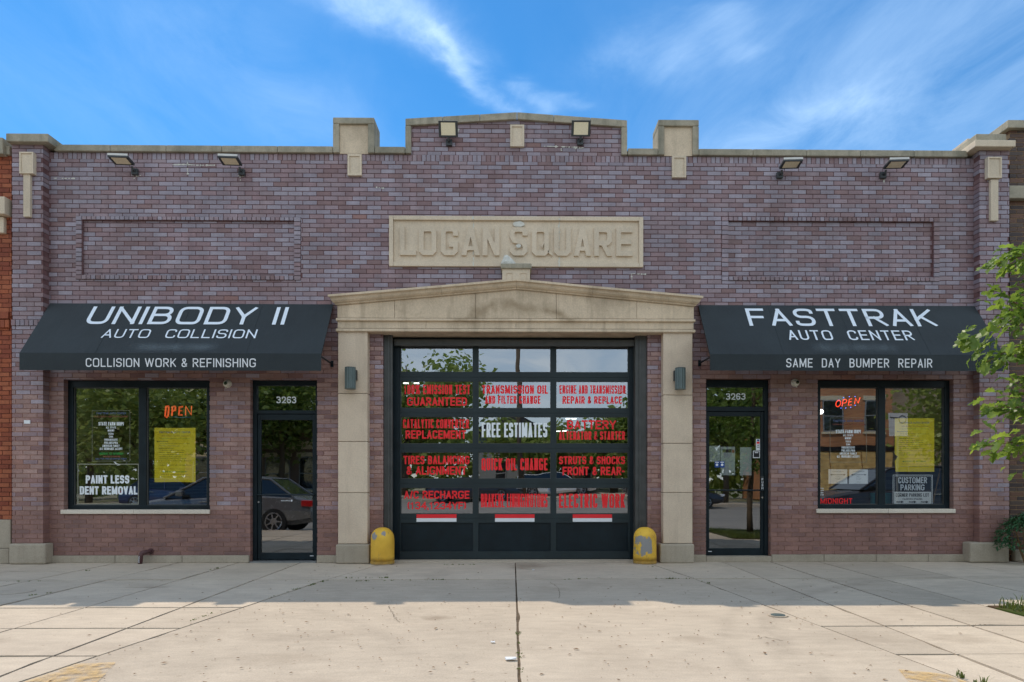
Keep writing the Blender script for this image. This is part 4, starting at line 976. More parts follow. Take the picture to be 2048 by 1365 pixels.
# block on the apex
bx0, bx1 = RX(1004.5, TY - 0.1), RX(1060, TY - 0.1); zb0, zb1 = zty(xtc) + 0.10, RZ(538.5, uc, TY - 0.1)
ab = MB().box(bx0, bx1, TY - 0.10, 0.003, zb0, zb1).build('apex_block', M['stone_tan'], bld)
for (ua, ub) in ((1013.2, 1024), (1041.2, 1052)):
    x0, x1, z0, z1 = rect(ua, 547.5, ub, 559.5, TY - 0.1)
    mm = MB(); e = 0.008
    mm.box(x0 - e, x0, TY - 0.108, TY - 0.1005, z0 - e, z1 + e); mm.box(x1, x1 + e, TY - 0.108, TY - 0.1005, z0 - e, z1 + e)
    mm.box(x0 + 0.0005, x1 - 0.0005, TY - 0.108, TY - 0.1005, z0 - e, z0); mm.box(x0 + 0.0005, x1 - 0.0005, TY - 0.108, TY - 0.1005, z1, z1 + e); mm.build('square_rim', M['stone'], ab)
bx('apex_cap', M['stone_grey'], bld, RX(1001.7, TY - 0.13), RX(1063, TY - 0.13), TY - 0.13, 0.003, zb1 + 0.001, RZ(527, uc, TY - 0.13), bevel=0.01)
# broken lump of patching stone above it
ux, uz = P(1018, 513, -0.1); r_ = random.Random(4)
mm = MB(); zt0 = RZ(527, uc, TY - 0.13) + 0.001
for k, (hh_, s_) in enumerate(((0.0, 1.0), (0.05, 0.95), (0.10, 0.62), (0.14, 0.42), (0.165, 0.15))):
    for q in range(9):
        th_ = 2 * math.pi * q / 9
        mm.v.append((ux - 0.02 * k * 0.6 + 0.115 * s_ * math.cos(th_) * r_.uniform(0.8, 1.15), -0.13 + 0.09 * s_ * math.sin(th_) * r_.uniform(0.85, 1.1), zt0 + hh_ * r_.uniform(0.92, 1.05)))
for k in range(4):
    for q in range(9): mm.f.append((k * 9 + q, k * 9 + (q + 1) % 9, (k + 1) * 9 + (q + 1) % 9, (k + 1) * 9 + q)); mm.c.append(None)
mm.f.append(tuple(36 + q for q in range(9))); mm.c.append(None)
mm.build('broken_stone', M['patch'], bld)

# ------------------------------------------------------------------ garage door
gdo = empty('garage_door', (0, 0, 0)); gdo.parent = bld
GY = 0.25
jl, jr = gd[0] + 0.002, gd[1] - 0.002
dx0, dx1 = RX(797, GY), RX(1262, GY)
# steel jambs and head
for (a, b, c, d) in ((jl, RX(785, 0.06), jl + 0.05, dx0 + 0.02), (jr, RX(1270.5, 0.06), jr - 0.05, dx1 - 0.02)):
    mm = MB(); mm.box(a, b, 0.055, 0.10, 0, gd[3] - 0.004); mm.box(min(a, b) + (0.0 if a < b else 0.0), (a + b) / 2, 0.101, 0.33, 0, gd[3] - 0.004)
    mm.build('jamb', M['steel'], bld)
    mm = MB(); mm.box((a + b) / 2 + (0.001 if a < b else -0.001), d, GY - 0.02, GY + 0.06, 0, gd[3] - 0.01); mm.build('track_cover', M['black_metal'], bld)
    sx = (a * 0.4 + b * 0.6); bx('jamb_lip', M['steel'], bld, sx - 0.012, sx + 0.012, 0.035, 0.0545, 0, gd[3] - 0.03)
bx('door_head', M['steel'], bld, jl + 0.14, jr - 0.14, 0.14, 0.20, RZ(692, uc, 0.14), RZ(680, uc, 0.14))
bx('door_head', M['black_metal'], bld, jl + 0.12, jr - 0.12, 0.215, 0.33, RZ(690, uc, 0.21), gd[3] - 0.004)
cols = [(801.5, 946), (956.5, 1101.5), (1112, 1256.5)]
rows = [(694, 745), (763, 817), (834, 888), (905, 958), (976, 1028)]
seams = [686, 755, 826.5, 897, 967.5, 1037, 1118]
cx = [(RX(a, GY), RX(b, GY)) for a, b in cols]
texts = {(1, 0): [("100% EMISSION TEST", 808, 770, 940, 789, 0.028), ("GUARANTEED", 814, 795, 934, 812, 0.035)],
 (1, 1): [("TRANSMISSION OIL", 964, 771, 1096, 788, 0.025), ("AND FILTER CHANGE", 970, 792, 1081, 808, 0.025)],
 (1, 2): [("ENGINE AND TRANSMISSION", 1119, 771, 1251, 788, 0.025), ("REPAIR & REPLACE", 1125, 793, 1244, 808, 0.025)],
 (2, 0): [("CATALYTIC CONVERTER", 806, 839, 938, 857, 0.03), ("REPLACEMENT", 811, 861, 932, 878, 0.038)],
 (2, 1): [("FREE ESTIMATES", 963.5, 846, 1094.5, 875, 0.045)],
 (2, 2): [("BATTERY", 1134, 841, 1232, 859, 0.04), ("ALTENATOR & STARTER", 1118, 863, 1250, 880, 0.028)],
 (3, 0): [("TIRES BALANCING", 807, 912, 939, 929, 0.032), ("& ALIGNMENT", 813, 933, 933, 950, 0.032)],
 (3, 1): [("QUICK OIL CHANGE", 963, 917, 1095, 941, 0.03)],
 (3, 2): [("STRUTS & SHOCKS", 1118, 913, 1250, 929, 0.03), ("FRONT & REAR-", 1125, 934, 1249, 951, 0.03)],
 (4, 0): [("A/C RECHARGE", 808, 982, 939, 998, 0.035), ("(134,1234YF)", 815, 1004, 932, 1019, 0.035)],
 (4, 1): [("BRAKERE LINING/ROTORS", 962, 988, 1095, 1015, 0.022)],
 (4, 2): [("ELECTRIC WORK", 1118, 988, 1250, 1016, 0.03)]}
for r_i in range(6):
    zt, zb_ = RZ(seams[r_i], uc, GY), RZ(seams[r_i + 1], uc, GY)
    if r_i < 5: g1, g0 = RZ(rows[r_i][0], uc, GY), RZ(rows[r_i][1], uc, GY)
    else: g1, g0 = RZ(1046, uc, GY), RZ(1103, uc, GY)
    mm = MB(); y0, y1 = GY, GY + 0.045; e = 0.0015
    mm.box(dx0, dx1, y0, y1, g1, zt - e); mm.box(dx0, dx1, y0, y1, zb_ + e, g0)
    xs_ = [dx0] + [q for p in cx for q in p] + [dx1]
    for k in range(0, len(xs_), 2): mm.box(xs_[k], xs_[k + 1], y0, y1, g0 + 0.0002, g1 - 0.0002)
    mm.box(dx0, dx1, y0 + 0.012, y1, zt - e - 0.0005, zt + e)     # the shiplap tongue behind the seam
    mm.build('rail_frame', M['door_metal'], gdo)
    for c_i, (a, b) in enumerate(cx):
        mm = MB(); s_ = 0.007     # glazing bead
        mm.box(a, a + s_, y0 + 0.008, y0 + 0.02, g0, g1); mm.box(b - s_, b, y0 + 0.008, y0 + 0.02, g0, g1); mm.box(a + s_, b - s_, y0 + 0.008, y0 + 0.02, g1 - s_, g1); mm.box(a + s_, b - s_, y0 + 0.008, y0 + 0.02, g0, g0 + s_)
        mm.build('glazing_bead', M['black_metal'] if r_i == 5 else M['steel'], gdo)
        if r_i < 5:
            p_ = MB().box(a + 0.001, b - 0.001, -0.003, 0.003, -(g1 - g0) / 2 + 0.001, (g1 - g0) / 2 - 0.001)
            pane = bpy.data.objects.new('pane', p_.mesh('pane', M['glass_door'])); COL.objects.link(pane); pane.parent = gdo
            tilt = {0: R(-0.1), 1: R(0.05), 2: R(0.05), 3: R(0.06), 4: R(0.42)}[r_i] + R(rnd.uniform(-0.07, 0.07))
            pane.location = (0, GY + 0.024, (g0 + g1) / 2); pane.rotation_euler = (tilt, 0, R(rnd.uniform(-0.12, 0.12)) * 0)
            for k, (s, u0, v0, u1, v1, bo) in enumerate(texts.get((r_i, c_i), [])):
                psign('lettering', s, u0, v0, u1, v1, GY + 0.0195, M['glass_white'] if 'FREE' in s else M['red'], gdo, t=0.24 if 'FREE' in s else 0.19, gap=0.085)
        else:
            bx('door_panel', M['black_metal'], gdo, a + 0.001, b - 0.001, y0 + 0.022, y1, g0 + 0.0005, g1 - 0.0005)
for (a, b) in ((833, 913), (990, 1069), (1145.5, 1224)):
    x0, x1, z0, z1 = rect(a, 1029, b, 1036.6, GY); s_ = bx('reflective_strip', M['red_tape'], gdo, x0, x1, GY - 0.003, GY - 0.0005, z0, z1)
    x0, x1, z0, z1 = rect(a, 1036.8, b, 1044, GY); bx('reflective_strip', M['white'], gdo, x0, x1, GY - 0.003, GY - 0.0005, z0, z1)
bx('weather_seal', M['black'], gdo, dx0, dx1, GY + 0.005, GY + 0.035, 0.012, RZ(1118, uc, GY) + 0.001)
MB().slab([(gd[0] + 0.001, 0.001), (gd[1] - 0.001, 0.001), (gd[1] - 0.001, 0.34), (gd[0] + 0.001, 0.34)], -0.05, 0.010).build('threshold', M['concrete'], bld)

# ------------------------------------------------------------------ shop windows
WY = 0.09
def shop_window(o, um, label_):
    x0, x1, z0, z1 = o; x0 += 0.003; x1 -= 0.003; z0 += 0.004; z1 -= 0.004
    w_ = empty('window', (0, 0, 0)); w_.parent = bld; w_['label'] = label_
    xm0, xm1 = um; zt, zbm = z1 - 0.10, z0 + 0.055
    m = MB(); m.box(x0, x0 + 0.075, WY, WY + 0.11, z0, z1); m.box(x1 - 0.075, x1, WY, WY + 0.11, z0, z1)
    m.box(x0 + 0.075, x1 - 0.075, WY, WY + 0.11, zt, z1); m.box(x0 + 0.075, x1 - 0.075, WY, WY + 0.11, z0, zbm); m.box(xm0, xm1, WY + 0.001, WY + 0.11, zbm, zt)
    m.build('frame', M['black_metal'], w_, bevel=0.003)
    m = MB()
    for a, b in ((x0 + 0.075, xm0), (xm1, x1 - 0.075)):
        e = 0.012
        m.box(a, a + e, WY + 0.02, WY + 0.04, zbm, zt); m.box(b - e, b, WY + 0.02, WY + 0.04, zbm, zt); m.box(a + e, b - e, WY + 0.02, WY + 0.04, zbm, zbm + e); m.box(a + e, b - e, WY + 0.02, WY + 0.04, zt - e, zt)
    m.build('glazing_bead', M['steel'], w_)
    for a, b in ((x0 + 0.075, xm0), (xm1, x1 - 0.075)): bx('pane', M['glass'], w_, a + 0.001, b - 0.001, WY + 0.041, WY + 0.047, zbm + 0.001, zt - 0.001)
    return w_, (x0 + 0.075, xm0, zbm, zt), (xm1, x1 - 0.075, zbm, zt)
GLY = WY + 0.0405          # outer face of the glass
WL, l1, l2 = shop_window(lw, (RX(277.5, WY), RX(292, WY)), 'window left of the left door')
WR, r1, r2 = shop_window(rw, (RX(1757, WY), RX(1770.5, WY)), 'window right of the right door')
for (o, um, uu) in ((lw, RX(269), 270), (rw, RX(1775), 1775)):
    z1 = o[2] - 0.002; z0 = z1 - 0.062
    for a, b in ((o[0] - 0.03, um), (um, o[1] + 0.015)):
        s_ = bx('sill', M['sill'], bld, a + 0.0015, b - 0.0015, -0.035, 0.0, z0, z1, bevel=0.006)
    bx('sill_back', M['sill'], bld, o[0] + 0.001, o[1] - 0.001, 0.001, WY + 0.1, z0, z1)

LY = GLY - 0.001
def frame_line(u0, v0, u1, v1, th, mat, parent, name='printed_border'):
    x0, x1, z0, z1 = rect(u0, v0, u1, v1, LY); m = MB(); y = LY
    for a, b, c, d in ((x0, x1, z0, z0 + th), (x0, x1, z1 - th, z1), (x0, x0 + th, z0 + th, z1 - th), (x1 - th, x1, z0 + th, z1 - th)):
        m.quad((a, y, c), (b, y, c), (b, y, d), (a, y, d))
    return m.build(name, mat, parent)
M['faint'] = plain('faint_print', (0.30, 0.30, 0.24), 0.6, 0.3, 0.2)
M['faint_blue'] = plain('faint_blue_print', (0.12, 0.16, 0.30), 0.6, 0.3, 0.2)
M['faint_red'] = plain('faint_red_print', (0.32, 0.10, 0.07), 0.6, 0.3, 0.2)
def insurers(parent, uc_, v0, sc=1.0, du=0):
    rows_ = [("STATE FARM (DRP)", 50, 848, 7, 0.03), ("ALL STATE", 20, 855.5, 4.2, 0.02), ("MERCURY", 13, 861.5, 4, 0.02), ("USAA", 10, 867.8, 4, 0.02), ("CNA", 8, 873.7, 4, 0.02),
             ("PROGRESSIVE", 26, 880, 4.4, 0.02), ("PHILADELPHIA", 27, 886, 4.4, 0.02), ("AMERICAN FAMILY", 34, 892, 4.4, 0.02), ("ALL INSURANCE ACCEPT", 45, 898, 4.6, 0.02)]
    for s, w_, v, h, bo in rows_: psign('lettering', s, uc_ - w_ / 2, v + v0 - h / 2, uc_ + w_ / 2, v + v0 + h / 2, LY, M['glass_white'], parent, t=0.2 if h > 6 else 0.17, gap=0.16)
insurers(WL, 222, 0)
frame_line(184, 821, 260, 923, 0.004, M['faint'], WL)
psign('lettering', "FASTTRAK AUTO CENTER", 193, 825, 252, 829, LY, M['faint_blue'], WL); psign('lettering', "COLLISION CENTER HOURS", 188, 832, 255, 835, LY, M['faint_red'], WL)
psign('lettering', "MONDAY TO SATURDAY", 199, 905.5, 247, 910, LY, M['green'], WL); psign('lettering', "8:00 AM TO 6:00 PM", 206, 912, 240, 915, LY, M['faint_red'], WL); psign('lettering', "CALL FOR FREE ESTIMATES TODAY", 191, 916.5, 254, 919.5, LY, M['faint_blue'], WL)
psign('lettering', "PAINT LESS", 171.5, 951, 258.5, 967.5, LY, M['glass_white'], WL, t=0.21, gap=0.08); psign('lettering', "DENT REMOVAL", 159.5, 973, 275, 989.5, LY, M['glass_white'], WL, t=0.21, gap=0.08)
frame_line(155, 928, 277.5, 1009.5, 0.012, M['faint'], WL, 'printed_border')
insurers(WR, 1696.5, 15.5)
frame_line(1660, 836, 1733, 925, 0.004, M['faint'], WR)
psign('lettering', "FASTTRAK AUTO CENTER", 1667, 840, 1727, 844.5, LY, M['faint_blue'], WR); psign('lettering', "100% EMISSION TEST PASS", 1665, 848, 1730, 850.5, LY, M['faint_red'], WR)
psign('lettering', "MIDNIGHT", 1641, 997, 1704.5, 1008, LY, M['red'], WR, t=0.17, gap=0.16)
for k in range(4): psign('lettering', ("MON TO FRI", "8AM-6PM", "SATURDAY", "CLOSED SUN")[k], 1635, 976 + k * 4.3, 1647, 978.6 + k * 4.3, LY, M['glass_white'], WR)

# ------------------------------------------------------------------ glazed doors
def shop_door(o, tr, dr_, glassr, side, frame_u):
    """o: opening; tr: transom glass; dr_: door leaf; glassr: its glass"""
    x0, x1, z0, z1 = o; x0 += 0.003; x1 -= 0.003
    d_ = empty('door', (0, 0, 0)); d_.parent = bld
    y0, y1 = WY, WY + 0.12
    m = MB(); m.box(x0, tr[0], y0, y1, 0.02, z1 - 0.003); m.box(tr[1], x1, y0, y1, 0.02, z1 - 0.003)
    m.box(tr[0], tr[1], y0, y1, tr[3], z1 - 0.003); m.box(tr[0], tr[1], y0, y1, dr_[3], tr[2]); m.build('door_frame', M['black_metal'], d_, bevel=0.003)
    bx('transom_pane', M['glass'], d_, tr[0] + 0.001, tr[1] - 0.001, y0 + 0.041, y0 + 0.047, tr[2] + 0.001, tr[3] - 0.001)
    m = MB(); a, b, c, d = tr[0] + 0.004, tr[1] - 0.004, 0.03, dr_[3] - 0.005; ly = y0 + 0.02
    m.box(a, glassr[0], ly, ly + 0.045, c, d); m.box(glassr[1], b, ly, ly + 0.045, c, d); m.box(glassr[0], glassr[1], ly, ly + 0.045, glassr[3], d); m.box(glassr[0], glassr[1], ly, ly + 0.045, c, glassr[2])
    m.build('door_leaf', M['black_metal'], d_, bevel=0.004)
    bx('door_pane', M['glass'], d_, glassr[0] + 0.001, glassr[1] - 0.001, ly + 0.021, ly + 0.027, glassr[2] + 0.001, glassr[3] - 0.001)
    m = MB(); zbar = side[0]; m.tube([(a + 0.01, ly - 0.035, zbar), (b - 0.01, ly - 0.035, zbar)], 0.011, 8); m.box(a + 0.02, a + 0.04, ly - 0.035, ly - 0.0005, zbar - 0.012, zbar + 0.012); m.box(b - 0.04, b - 0.02, ly - 0.035, ly - 0.0005, zbar - 0.012, zbar + 0.012)
    m.build('push_bar', M['black_metal'], d_, smooth=False)
    m = MB(); xx = side[1]; m.tube([(xx, ly - 0.012, zbar - 0.11), (xx, ly - 0.0005, zbar - 0.11)], 0.014, 12); m.build('lock', M['rim'], d_)
    bx('kick_label', M['white'], d_, side[2], side[2] + 0.055, ly - 0.002, ly - 0.0005, glassr[2] - 0.052, glassr[2] - 0.042)
    return d_, ly
YD = WY
DL, lyl = shop_door(ld, rect(513.5, 771.5, 631, 821, YD), rect(513.5, 828, 631, 1115, YD), rect(522, 840.5, 625, 1106, YD + 0.02), (RZ(990, 570, YD), RX(516.5, YD), RX(619, YD)), None)
DR, lyr = shop_door(rd, rect(1413.8, 774.5, 1529, 813.5, YD), rect(1413.8, 823, 1529, 1105, YD), rect(1418.5, 833, 1521.5, 1097, YD + 0.02), (RZ(981, 1470, YD), RX(1525, YD), RX(1417, YD)), None)
psign('house_number', "3263", 553, 793.5, 592.5, 807, GLY - 0.001, M['glass_white'], DL, t=0.17, gap=0.13); psign('house_number', "3263", 1452, 787, 1491, 800, GLY - 0.001, M['glass_white'], DR, t=0.17, gap=0.13)
bx('door_sill', M['pole_metal'], bld, ld[0] + 0.004, ld[1] - 0.004, -0.04, WY + 0.12, -0.03, 0.019); 
bx('door_step', M['stone_base'], bld, rd[0] - 0.003, rd[1] + 0.003, -0.045, WY + 0.13, 0, RZ(1113, 1480, 0.0), bevel=0.006)
for o_ in (DR,):
    pass
def card(name, u0, v0, u1, v1, Y, mat, parent, th=0.0015):
    x0, x1, z0, z1 = rect(u0, v0, u1, v1, Y); return bx(name, mat, parent, x0, x1, Y, Y + th, z0, z1)
gy = lyr + 0.0195
M['notice'] = plain('greyed_paper', (0.36, 0.40, 0.40), 0.8, 0.2, 0.06, 2)
sy_ = lyr + 0.030
n1_ = card('notice', 1418.8, 892, 1440.5, 924, sy_, M['notice'], DR); n2_ = card('notice', 1441.5, 894, 1470, 951, sy_, M['notice'], DR); n3_ = card('notice', 1480, 895, 1503, 951, sy_ + 0.001, M['notice'], DR)
card('notice_header', 1445, 899, 1463, 905.5, sy_ - 0.002, M['black'], DR); card('notice_header', 1464, 900, 1469, 906, sy_ - 0.002, M['faint_red'], DR)
card('notice_header', 1460, 943, 1463, 947, sy_ - 0.002, M['black'], DR); card('notice_header', 1464.5, 944, 1468, 947, sy_ - 0.002, M['black'], DR)
card('door_sticker', 1429.5, 923, 1438.6, 935.5, gy, M['blue'], DR); card('door_sticker', 1439.6, 923, 1449, 935.5, gy, M['blue'], DR)
for uu in (1434, 1444.3):
    x_, z_ = P(uu, 930, gy - 0.002); MB().tube([(x_, gy - 0.002, z_), (x_, gy - 0.0006, z_)], 0.019, 14).build('sticker_seal', M['white'], DR)
    card('sticker_text', uu - 3.6, 924.2, uu + 3.6, 925.8, gy - 0.0015, M['white'], DR, 0.0008)
card('door_sticker', 1512, 878.5, 1520, 901, gy, M['white'], DR); card('sticker_mark', 1514, 879.5, 1518.5, 883, gy - 0.001, M['blue'], DR, 0.0008); card('sticker_mark', 1513.5, 884, 1519, 888, gy - 0.001, M['red'], DR, 0.0008)
card('sticker_mark', 1514, 890, 1518.5, 891.5, gy - 0.001, M['black'], DR, 0.0008); card('sticker_mark', 1514, 894, 1519, 895.5, gy - 0.001, M['black'], DR, 0.0008)
card('door_sticker', 1506, 902, 1519.8, 916.5, gy, M['white'], DR); card('sticker_mark', 1507.3, 903.3, 1518.6, 915, gy - 0.001, M['black'], DR, 0.0008); card('sticker_mark', 1509.5, 905, 1516.5, 906.5, gy - 0.0018, M['white'], DR, 0.0006)
card('push_label', 1522.2, 953, 1527.5, 980, lyr - 0.0015, M['fixture'], DR, 0.001)
for k, ch in enumerate("PUSH"): ptext('push_letter', ch, 1523.2, 957 + k * 5.9, 1526.6, 961.3 + k * 5.9, lyr - 0.003, M['glass_white'], DR, bold=0.02)
ptext('sticker_text', "MAIN OFFICE", 562, 1000.5, 580, 1003, lyl + 0.018, M['glass_white'], DL, bold=0.01); card('sticker_mark', 581.5, 1000, 584.5, 1003.5, lyl + 0.0185, M['white'], DL, 0.0008)

# ------------------------------------------------------------------ things behind the glass
BY = WY + 0.058
lines = [("FASTTRACK AUTO CENTER", .12, .88, .070, .026, 'blue', .01), ("100% Emission Test Pass Guarantee", .17, .85, .140, .016, 'faint_red', 0), ("Foreign and Domestic Cars and Trucks Service", .12, .86, .192, .013, 'green', 0),
 ("Maintenance/Check:", .06, .33, .240, .017, 'black', .01), ("Oil Change Full synthetic (Dex and more)", .13, .86, .285, .015, 'black', 0), ("Air Filter, Cabin Filter, etc", .10, .62, .325, .015, 'faint', 0),
 ("\u2022 Brakes and & Rotors", .09, .48, .366, .016, 'black', .015), ("\u2022 Tires, Balancing and Alignment", .09, .73, .405, .016, 'black', 0), ("\u2022 Battery, Alternator and Starter", .09, .72, .444, .016, 'black', .01),
 ("\u2022 A/C Recharge of Gases & Service (134,1234yf)", .09, .93, .484, .015, 'black', 0), ("\u2022 Strut/Shock Front and Rear", .09, .65, .523, .015, 'black', .01), ("\u2022 Transmission Oil & Filter Change", .09, .77, .562, .015, 'black', .01),
 ("\u2022 Engine and Transmission Repair & Replace", .09, .90, .600, .015, 'black', 0), ("\u2022 Electric work", .09, .38, .639, .014, 'black', 0), ("\u2022 Catalytic Converter (C.T.C) Replacement", .09, .90, .678, .016, 'black', .01),
 ("All Foreign and Domestic Insurance work Accepted", .11, .90, .750, .013, 'faint_red', 0), ("MONDAY TO SATURDAY", .20, .80, .795, .022, 'green', .005), ("8:00 AM to 6:00 PM Open late", .17, .83, .850, .014, 'faint_red', 0), ("Call for an appointment today and save", .12, .88, .895, .011, 'faint_blue', 0)]
def poster(u0, v0, u1, v1, label, torn):
    x0, x1, z0, z1 = rect(u0, v0, u1, v1, BY); W_, H_ = x1 - x0, z1 - z0
    t_ = empty('yellow_poster', ((x0 + x1) / 2, BY, z0), label, 'poster', 'yellow price posters taped inside the windows')
    if torn: pts = [(0.02, 0), (1, 0), (1, 1), (0.0, 1), (0.0, 0.34), (0.03, 0.31), (0.07, 0.29), (0.04, 0.24), (0.0, 0.2), (0.01, 0.12)]
    else: pts = [(0, 0), (0.5, 0.006), (1, 0), (1, 1), (0.6, 0.995), (0, 1)]
    MB().prism([(x0 + a * W_, z0 + b * H_) for a, b in pts], BY, BY + 0.0012).build('paper', M['yellow_paper'], t_)
    for s, a, b, v, h, mt, bo in lines:
        zc__ = z1 - (v + h / 2) * H_; hh_ = h * H_ * 1.25
        text('printed_line', s, x0 + a * W_, x0 + b * W_, zc__ - hh_ / 2, zc__ + hh_ / 2, BY - 0.0012, M[mt], t_, bold=bo)
poster(309, 856, 391, 965, 'yellow service poster taped up under the neon in the left window', False)
poster(1789.5, 837, 1868.5, 944, 'torn-edged yellow service poster above the customer parking sign', True)
# neon signs, letters as glass tubes
def neon(pts_px, Y, r, mat, parent, name='tube'):
    m = MB(); m.tube([(P(u, v, Y)[0], Y, P(u, v, Y)[1]) for u, v in pts_px], r, 6); return m.build(name, mat, parent, smooth=True)
def oval(cx_, cy_, rx_, ry_, sh=0.0, n=16): return [(cx_ + rx_ * math.cos(2 * math.pi * k / n) + sh * math.sin(2 * math.pi * k / n), cy_ - ry_ * math.sin(2 * math.pi * k / n)) for k in range(n + 1)]
NY = WY + 0.075
ns = empty('open_sign', (P(1696, 806, NY)[0], NY, P(1696, 814, NY)[1]), 'lit red neon OPEN sign ringed with blue dots inside the right window', 'neon sign')
neon(oval(1676.5, 807.5, 4.6, 6.5, 1.2), NY, 0.006, M['neon_red'], ns)
neon([(1684, 813), (1686.5, 800), (1691, 799), (1693.5, 801.5), (1692, 805.5), (1687, 807)], NY, 0.006, M['neon_red'], ns)
neon([(1704, 798), (1698.5, 799), (1696.8, 811), (1703, 810)], NY, 0.006, M['neon_red'], ns); neon([(1698, 804.5), (1703, 803.5)], NY, 0.006, M['neon_red'], ns)
neon([(1709, 808.5), (1711, 797), (1716.5, 807), (1720, 795.5)], NY, 0.006, M['neon_red'], ns)
for (u, v) in ((1677, 801), (1687, 796), (1698.5, 793.5), (1710, 793.5), (1682, 816.5), (1691.5, 816.5), (1701.5, 815), (1710.5, 811)):
    x_, z_ = P(u, v, NY); MB().tube([(x_, NY - 0.004, z_), (x_, NY + 0.004, z_)], 0.006, 8).build('blue_dot', M['neon_blue'], ns)
bx('backing', M['car_glass'], ns, P(1672, 806, NY)[0], P(1722, 806, NY)[0], NY + 0.02, NY + 0.022, P(1696, 813, NY)[1], P(1696, 811, NY)[1])
ns = empty('open_sign', (P(356, 824, NY)[0], NY, P(356, 838, NY)[1]), 'orange OPEN sign with tall first letter hanging in the left window', 'neon sign')
for e in (0, 1):
    a = 1.7 * e
    neon([(331 + a, 813 + a), (337.5 - a, 812 + a), (338.5 - a, 816), (337 - a, 833 - a), (333.5, 836 - a * 1.2), (329.5 + a, 833 - a), (331 + a, 813 + a)], NY, 0.0055, M['neon_dim'], ns)
    neon([(343 + a, 832), (344 + a, 813 + a), (350 - a, 812.5 + a), (352 - a, 815), (351.5 - a, 822 - a), (345 + a, 823 - a)], NY, 0.0055, M['neon_dim'], ns)
    neon([(366, 813 + a), (358 + a, 814 + a), (357 + a, 831 - a), (365, 831 - a)], NY, 0.0055, M['neon_dim'], ns)
    if not e: neon([(371, 831), (371.5, 813), (382.5, 830), (383, 812.5)], NY, 0.0085, M['neon_dim'], ns)
neon([(359, 822), (364.5, 822)], NY, 0.0055, M['neon_dim'], ns)
neon([(345, 834), (360, 835.5), (383, 834.5)], NY, 0.005, plain('blue_neon_tube', (0.05, 0.2, 0.5)), ns)
# notices and the parking sign
for (u0, u1, lb) in ((1657, 1694.5, 'white paper notice with a double arrow, nearer the brick pier'), (1698.5, 1736, 'white paper notice with a double arrow, beside the window mullion')):
    x0, x1, z0, z1 = rect(u0, 939, u1, 968, BY); W_, H_ = x1 - x0, z1 - z0
    t_ = empty('paper_notice', ((x0 + x1) / 2, BY, z0), lb, 'notice', 'paper notices in the right window')
    bx('paper', M['paper'], t_, x0, x1, BY, BY + 0.001, z0, z1)
    m = MB(); zz_ = z0 + H_ * 0.62; y = BY - 0.001
    m.quad((x0 + .18 * W_, y, zz_ - .004), (x0 + .82 * W_, y, zz_ - .004), (x0 + .82 * W_, y, zz_ + .004), (x0 + .18 * W_, y, zz_ + .004))
    m.quad((x0 + .08 * W_, y, zz_), (x0 + .2 * W_, y, zz_ - .014), (x0 + .18 * W_, y, zz_), (x0 + .2 * W_, y, zz_ + .014)); m.quad((x0 + .92 * W_, y, zz_), (x0 + .8 * W_, y, zz_ + .014), (x0 + .82 * W_, y, zz_), (x0 + .8 * W_, y, zz_ - .014))
    m.build('printed_arrow', M['fixture'], t_)
    for s, a, b, v, h in (("CUSTOMER PARKING", .2, .8, .12, .05), ("ONLY", .38, .62, .50, .04), ("ALL OTHERS", .36, .64, .60, .04), ("TOWED", .38, .62, .68, .04), ("THANK YOU", .38, .62, .86, .04)):
        text('printed_line', s, x0 + a * W_, x0 + b * W_, z1 - (v + h) * H_, z1 - v * H_, BY - 0.001, M['fixture'], t_)
x0, x1, z0, z1 = rect(1785.5, 950, 1865.5, 1010.5, BY); W_, H_ = x1 - x0, z1 - z0
ps = empty('parking_sign', ((x0 + x1) / 2, BY, z0), 'black and white customer parking sign with three arrows standing in the window corner', 'sign')
bx('sign_plate', M['paper'], ps, x0, x1, BY, BY + 0.003, z0, z1, bevel=0.0)
card('sign_border', 1786.8, 951.3, 1864.2, 1009.2, BY - 0.001, M['black'], ps, 0.0006)
card('sign_field', 1788, 984, 1863, 1008, BY - 0.002, M['paper'], ps, 0.0006)
m = MB(); y = BY - 0.002
for (a, b, c, d) in ((1788, 952.4, 1863, 953.2), (1788, 952.4, 1788.7, 984), (1862.3, 952.4, 1863, 984)):
    q = rect(a, b, c, d, BY); m.quad((q[0], y, q[2]), (q[1], y, q[2]), (q[1], y, q[3]), (q[0], y, q[3]))
m.build('sign_line', M['paper'], ps)
psign('sign_text', "CUSTOMER", 1796.5, 954.8, 1854, 967, BY - 0.0025, M['white'], ps, t=0.17); psign('sign_text', "PARKING", 1801, 969.3, 1849, 981.3, BY - 0.0025, M['white'], ps, t=0.17)
psign('sign_text', "CORNER PARKING LOT", 1791.5, 987, 1858, 994, BY - 0.0035, M['black'], ps, t=0.16); psign('sign_text', "FULLERTON & SPAULDING", 1805, 997, 1845, 1000, BY - 0.0035, M['black'], ps)
for u in (1792, 1817.5, 1841.5):
    m = MB(); q = [P(u + a, v, BY) for a, v in ((0, 1003.4), (10, 1003.4), (10, 1001.8), (15.5, 1004.4), (10, 1007), (10, 1005.4), (0, 1005.4))]
    y = BY - 0.0035; m.v = [(a, y, b) for a, b in q]; m.f = [tuple(reversed(range(7)))]; m.c = [None]; m.build('sign_arrow', M['black'], ps)
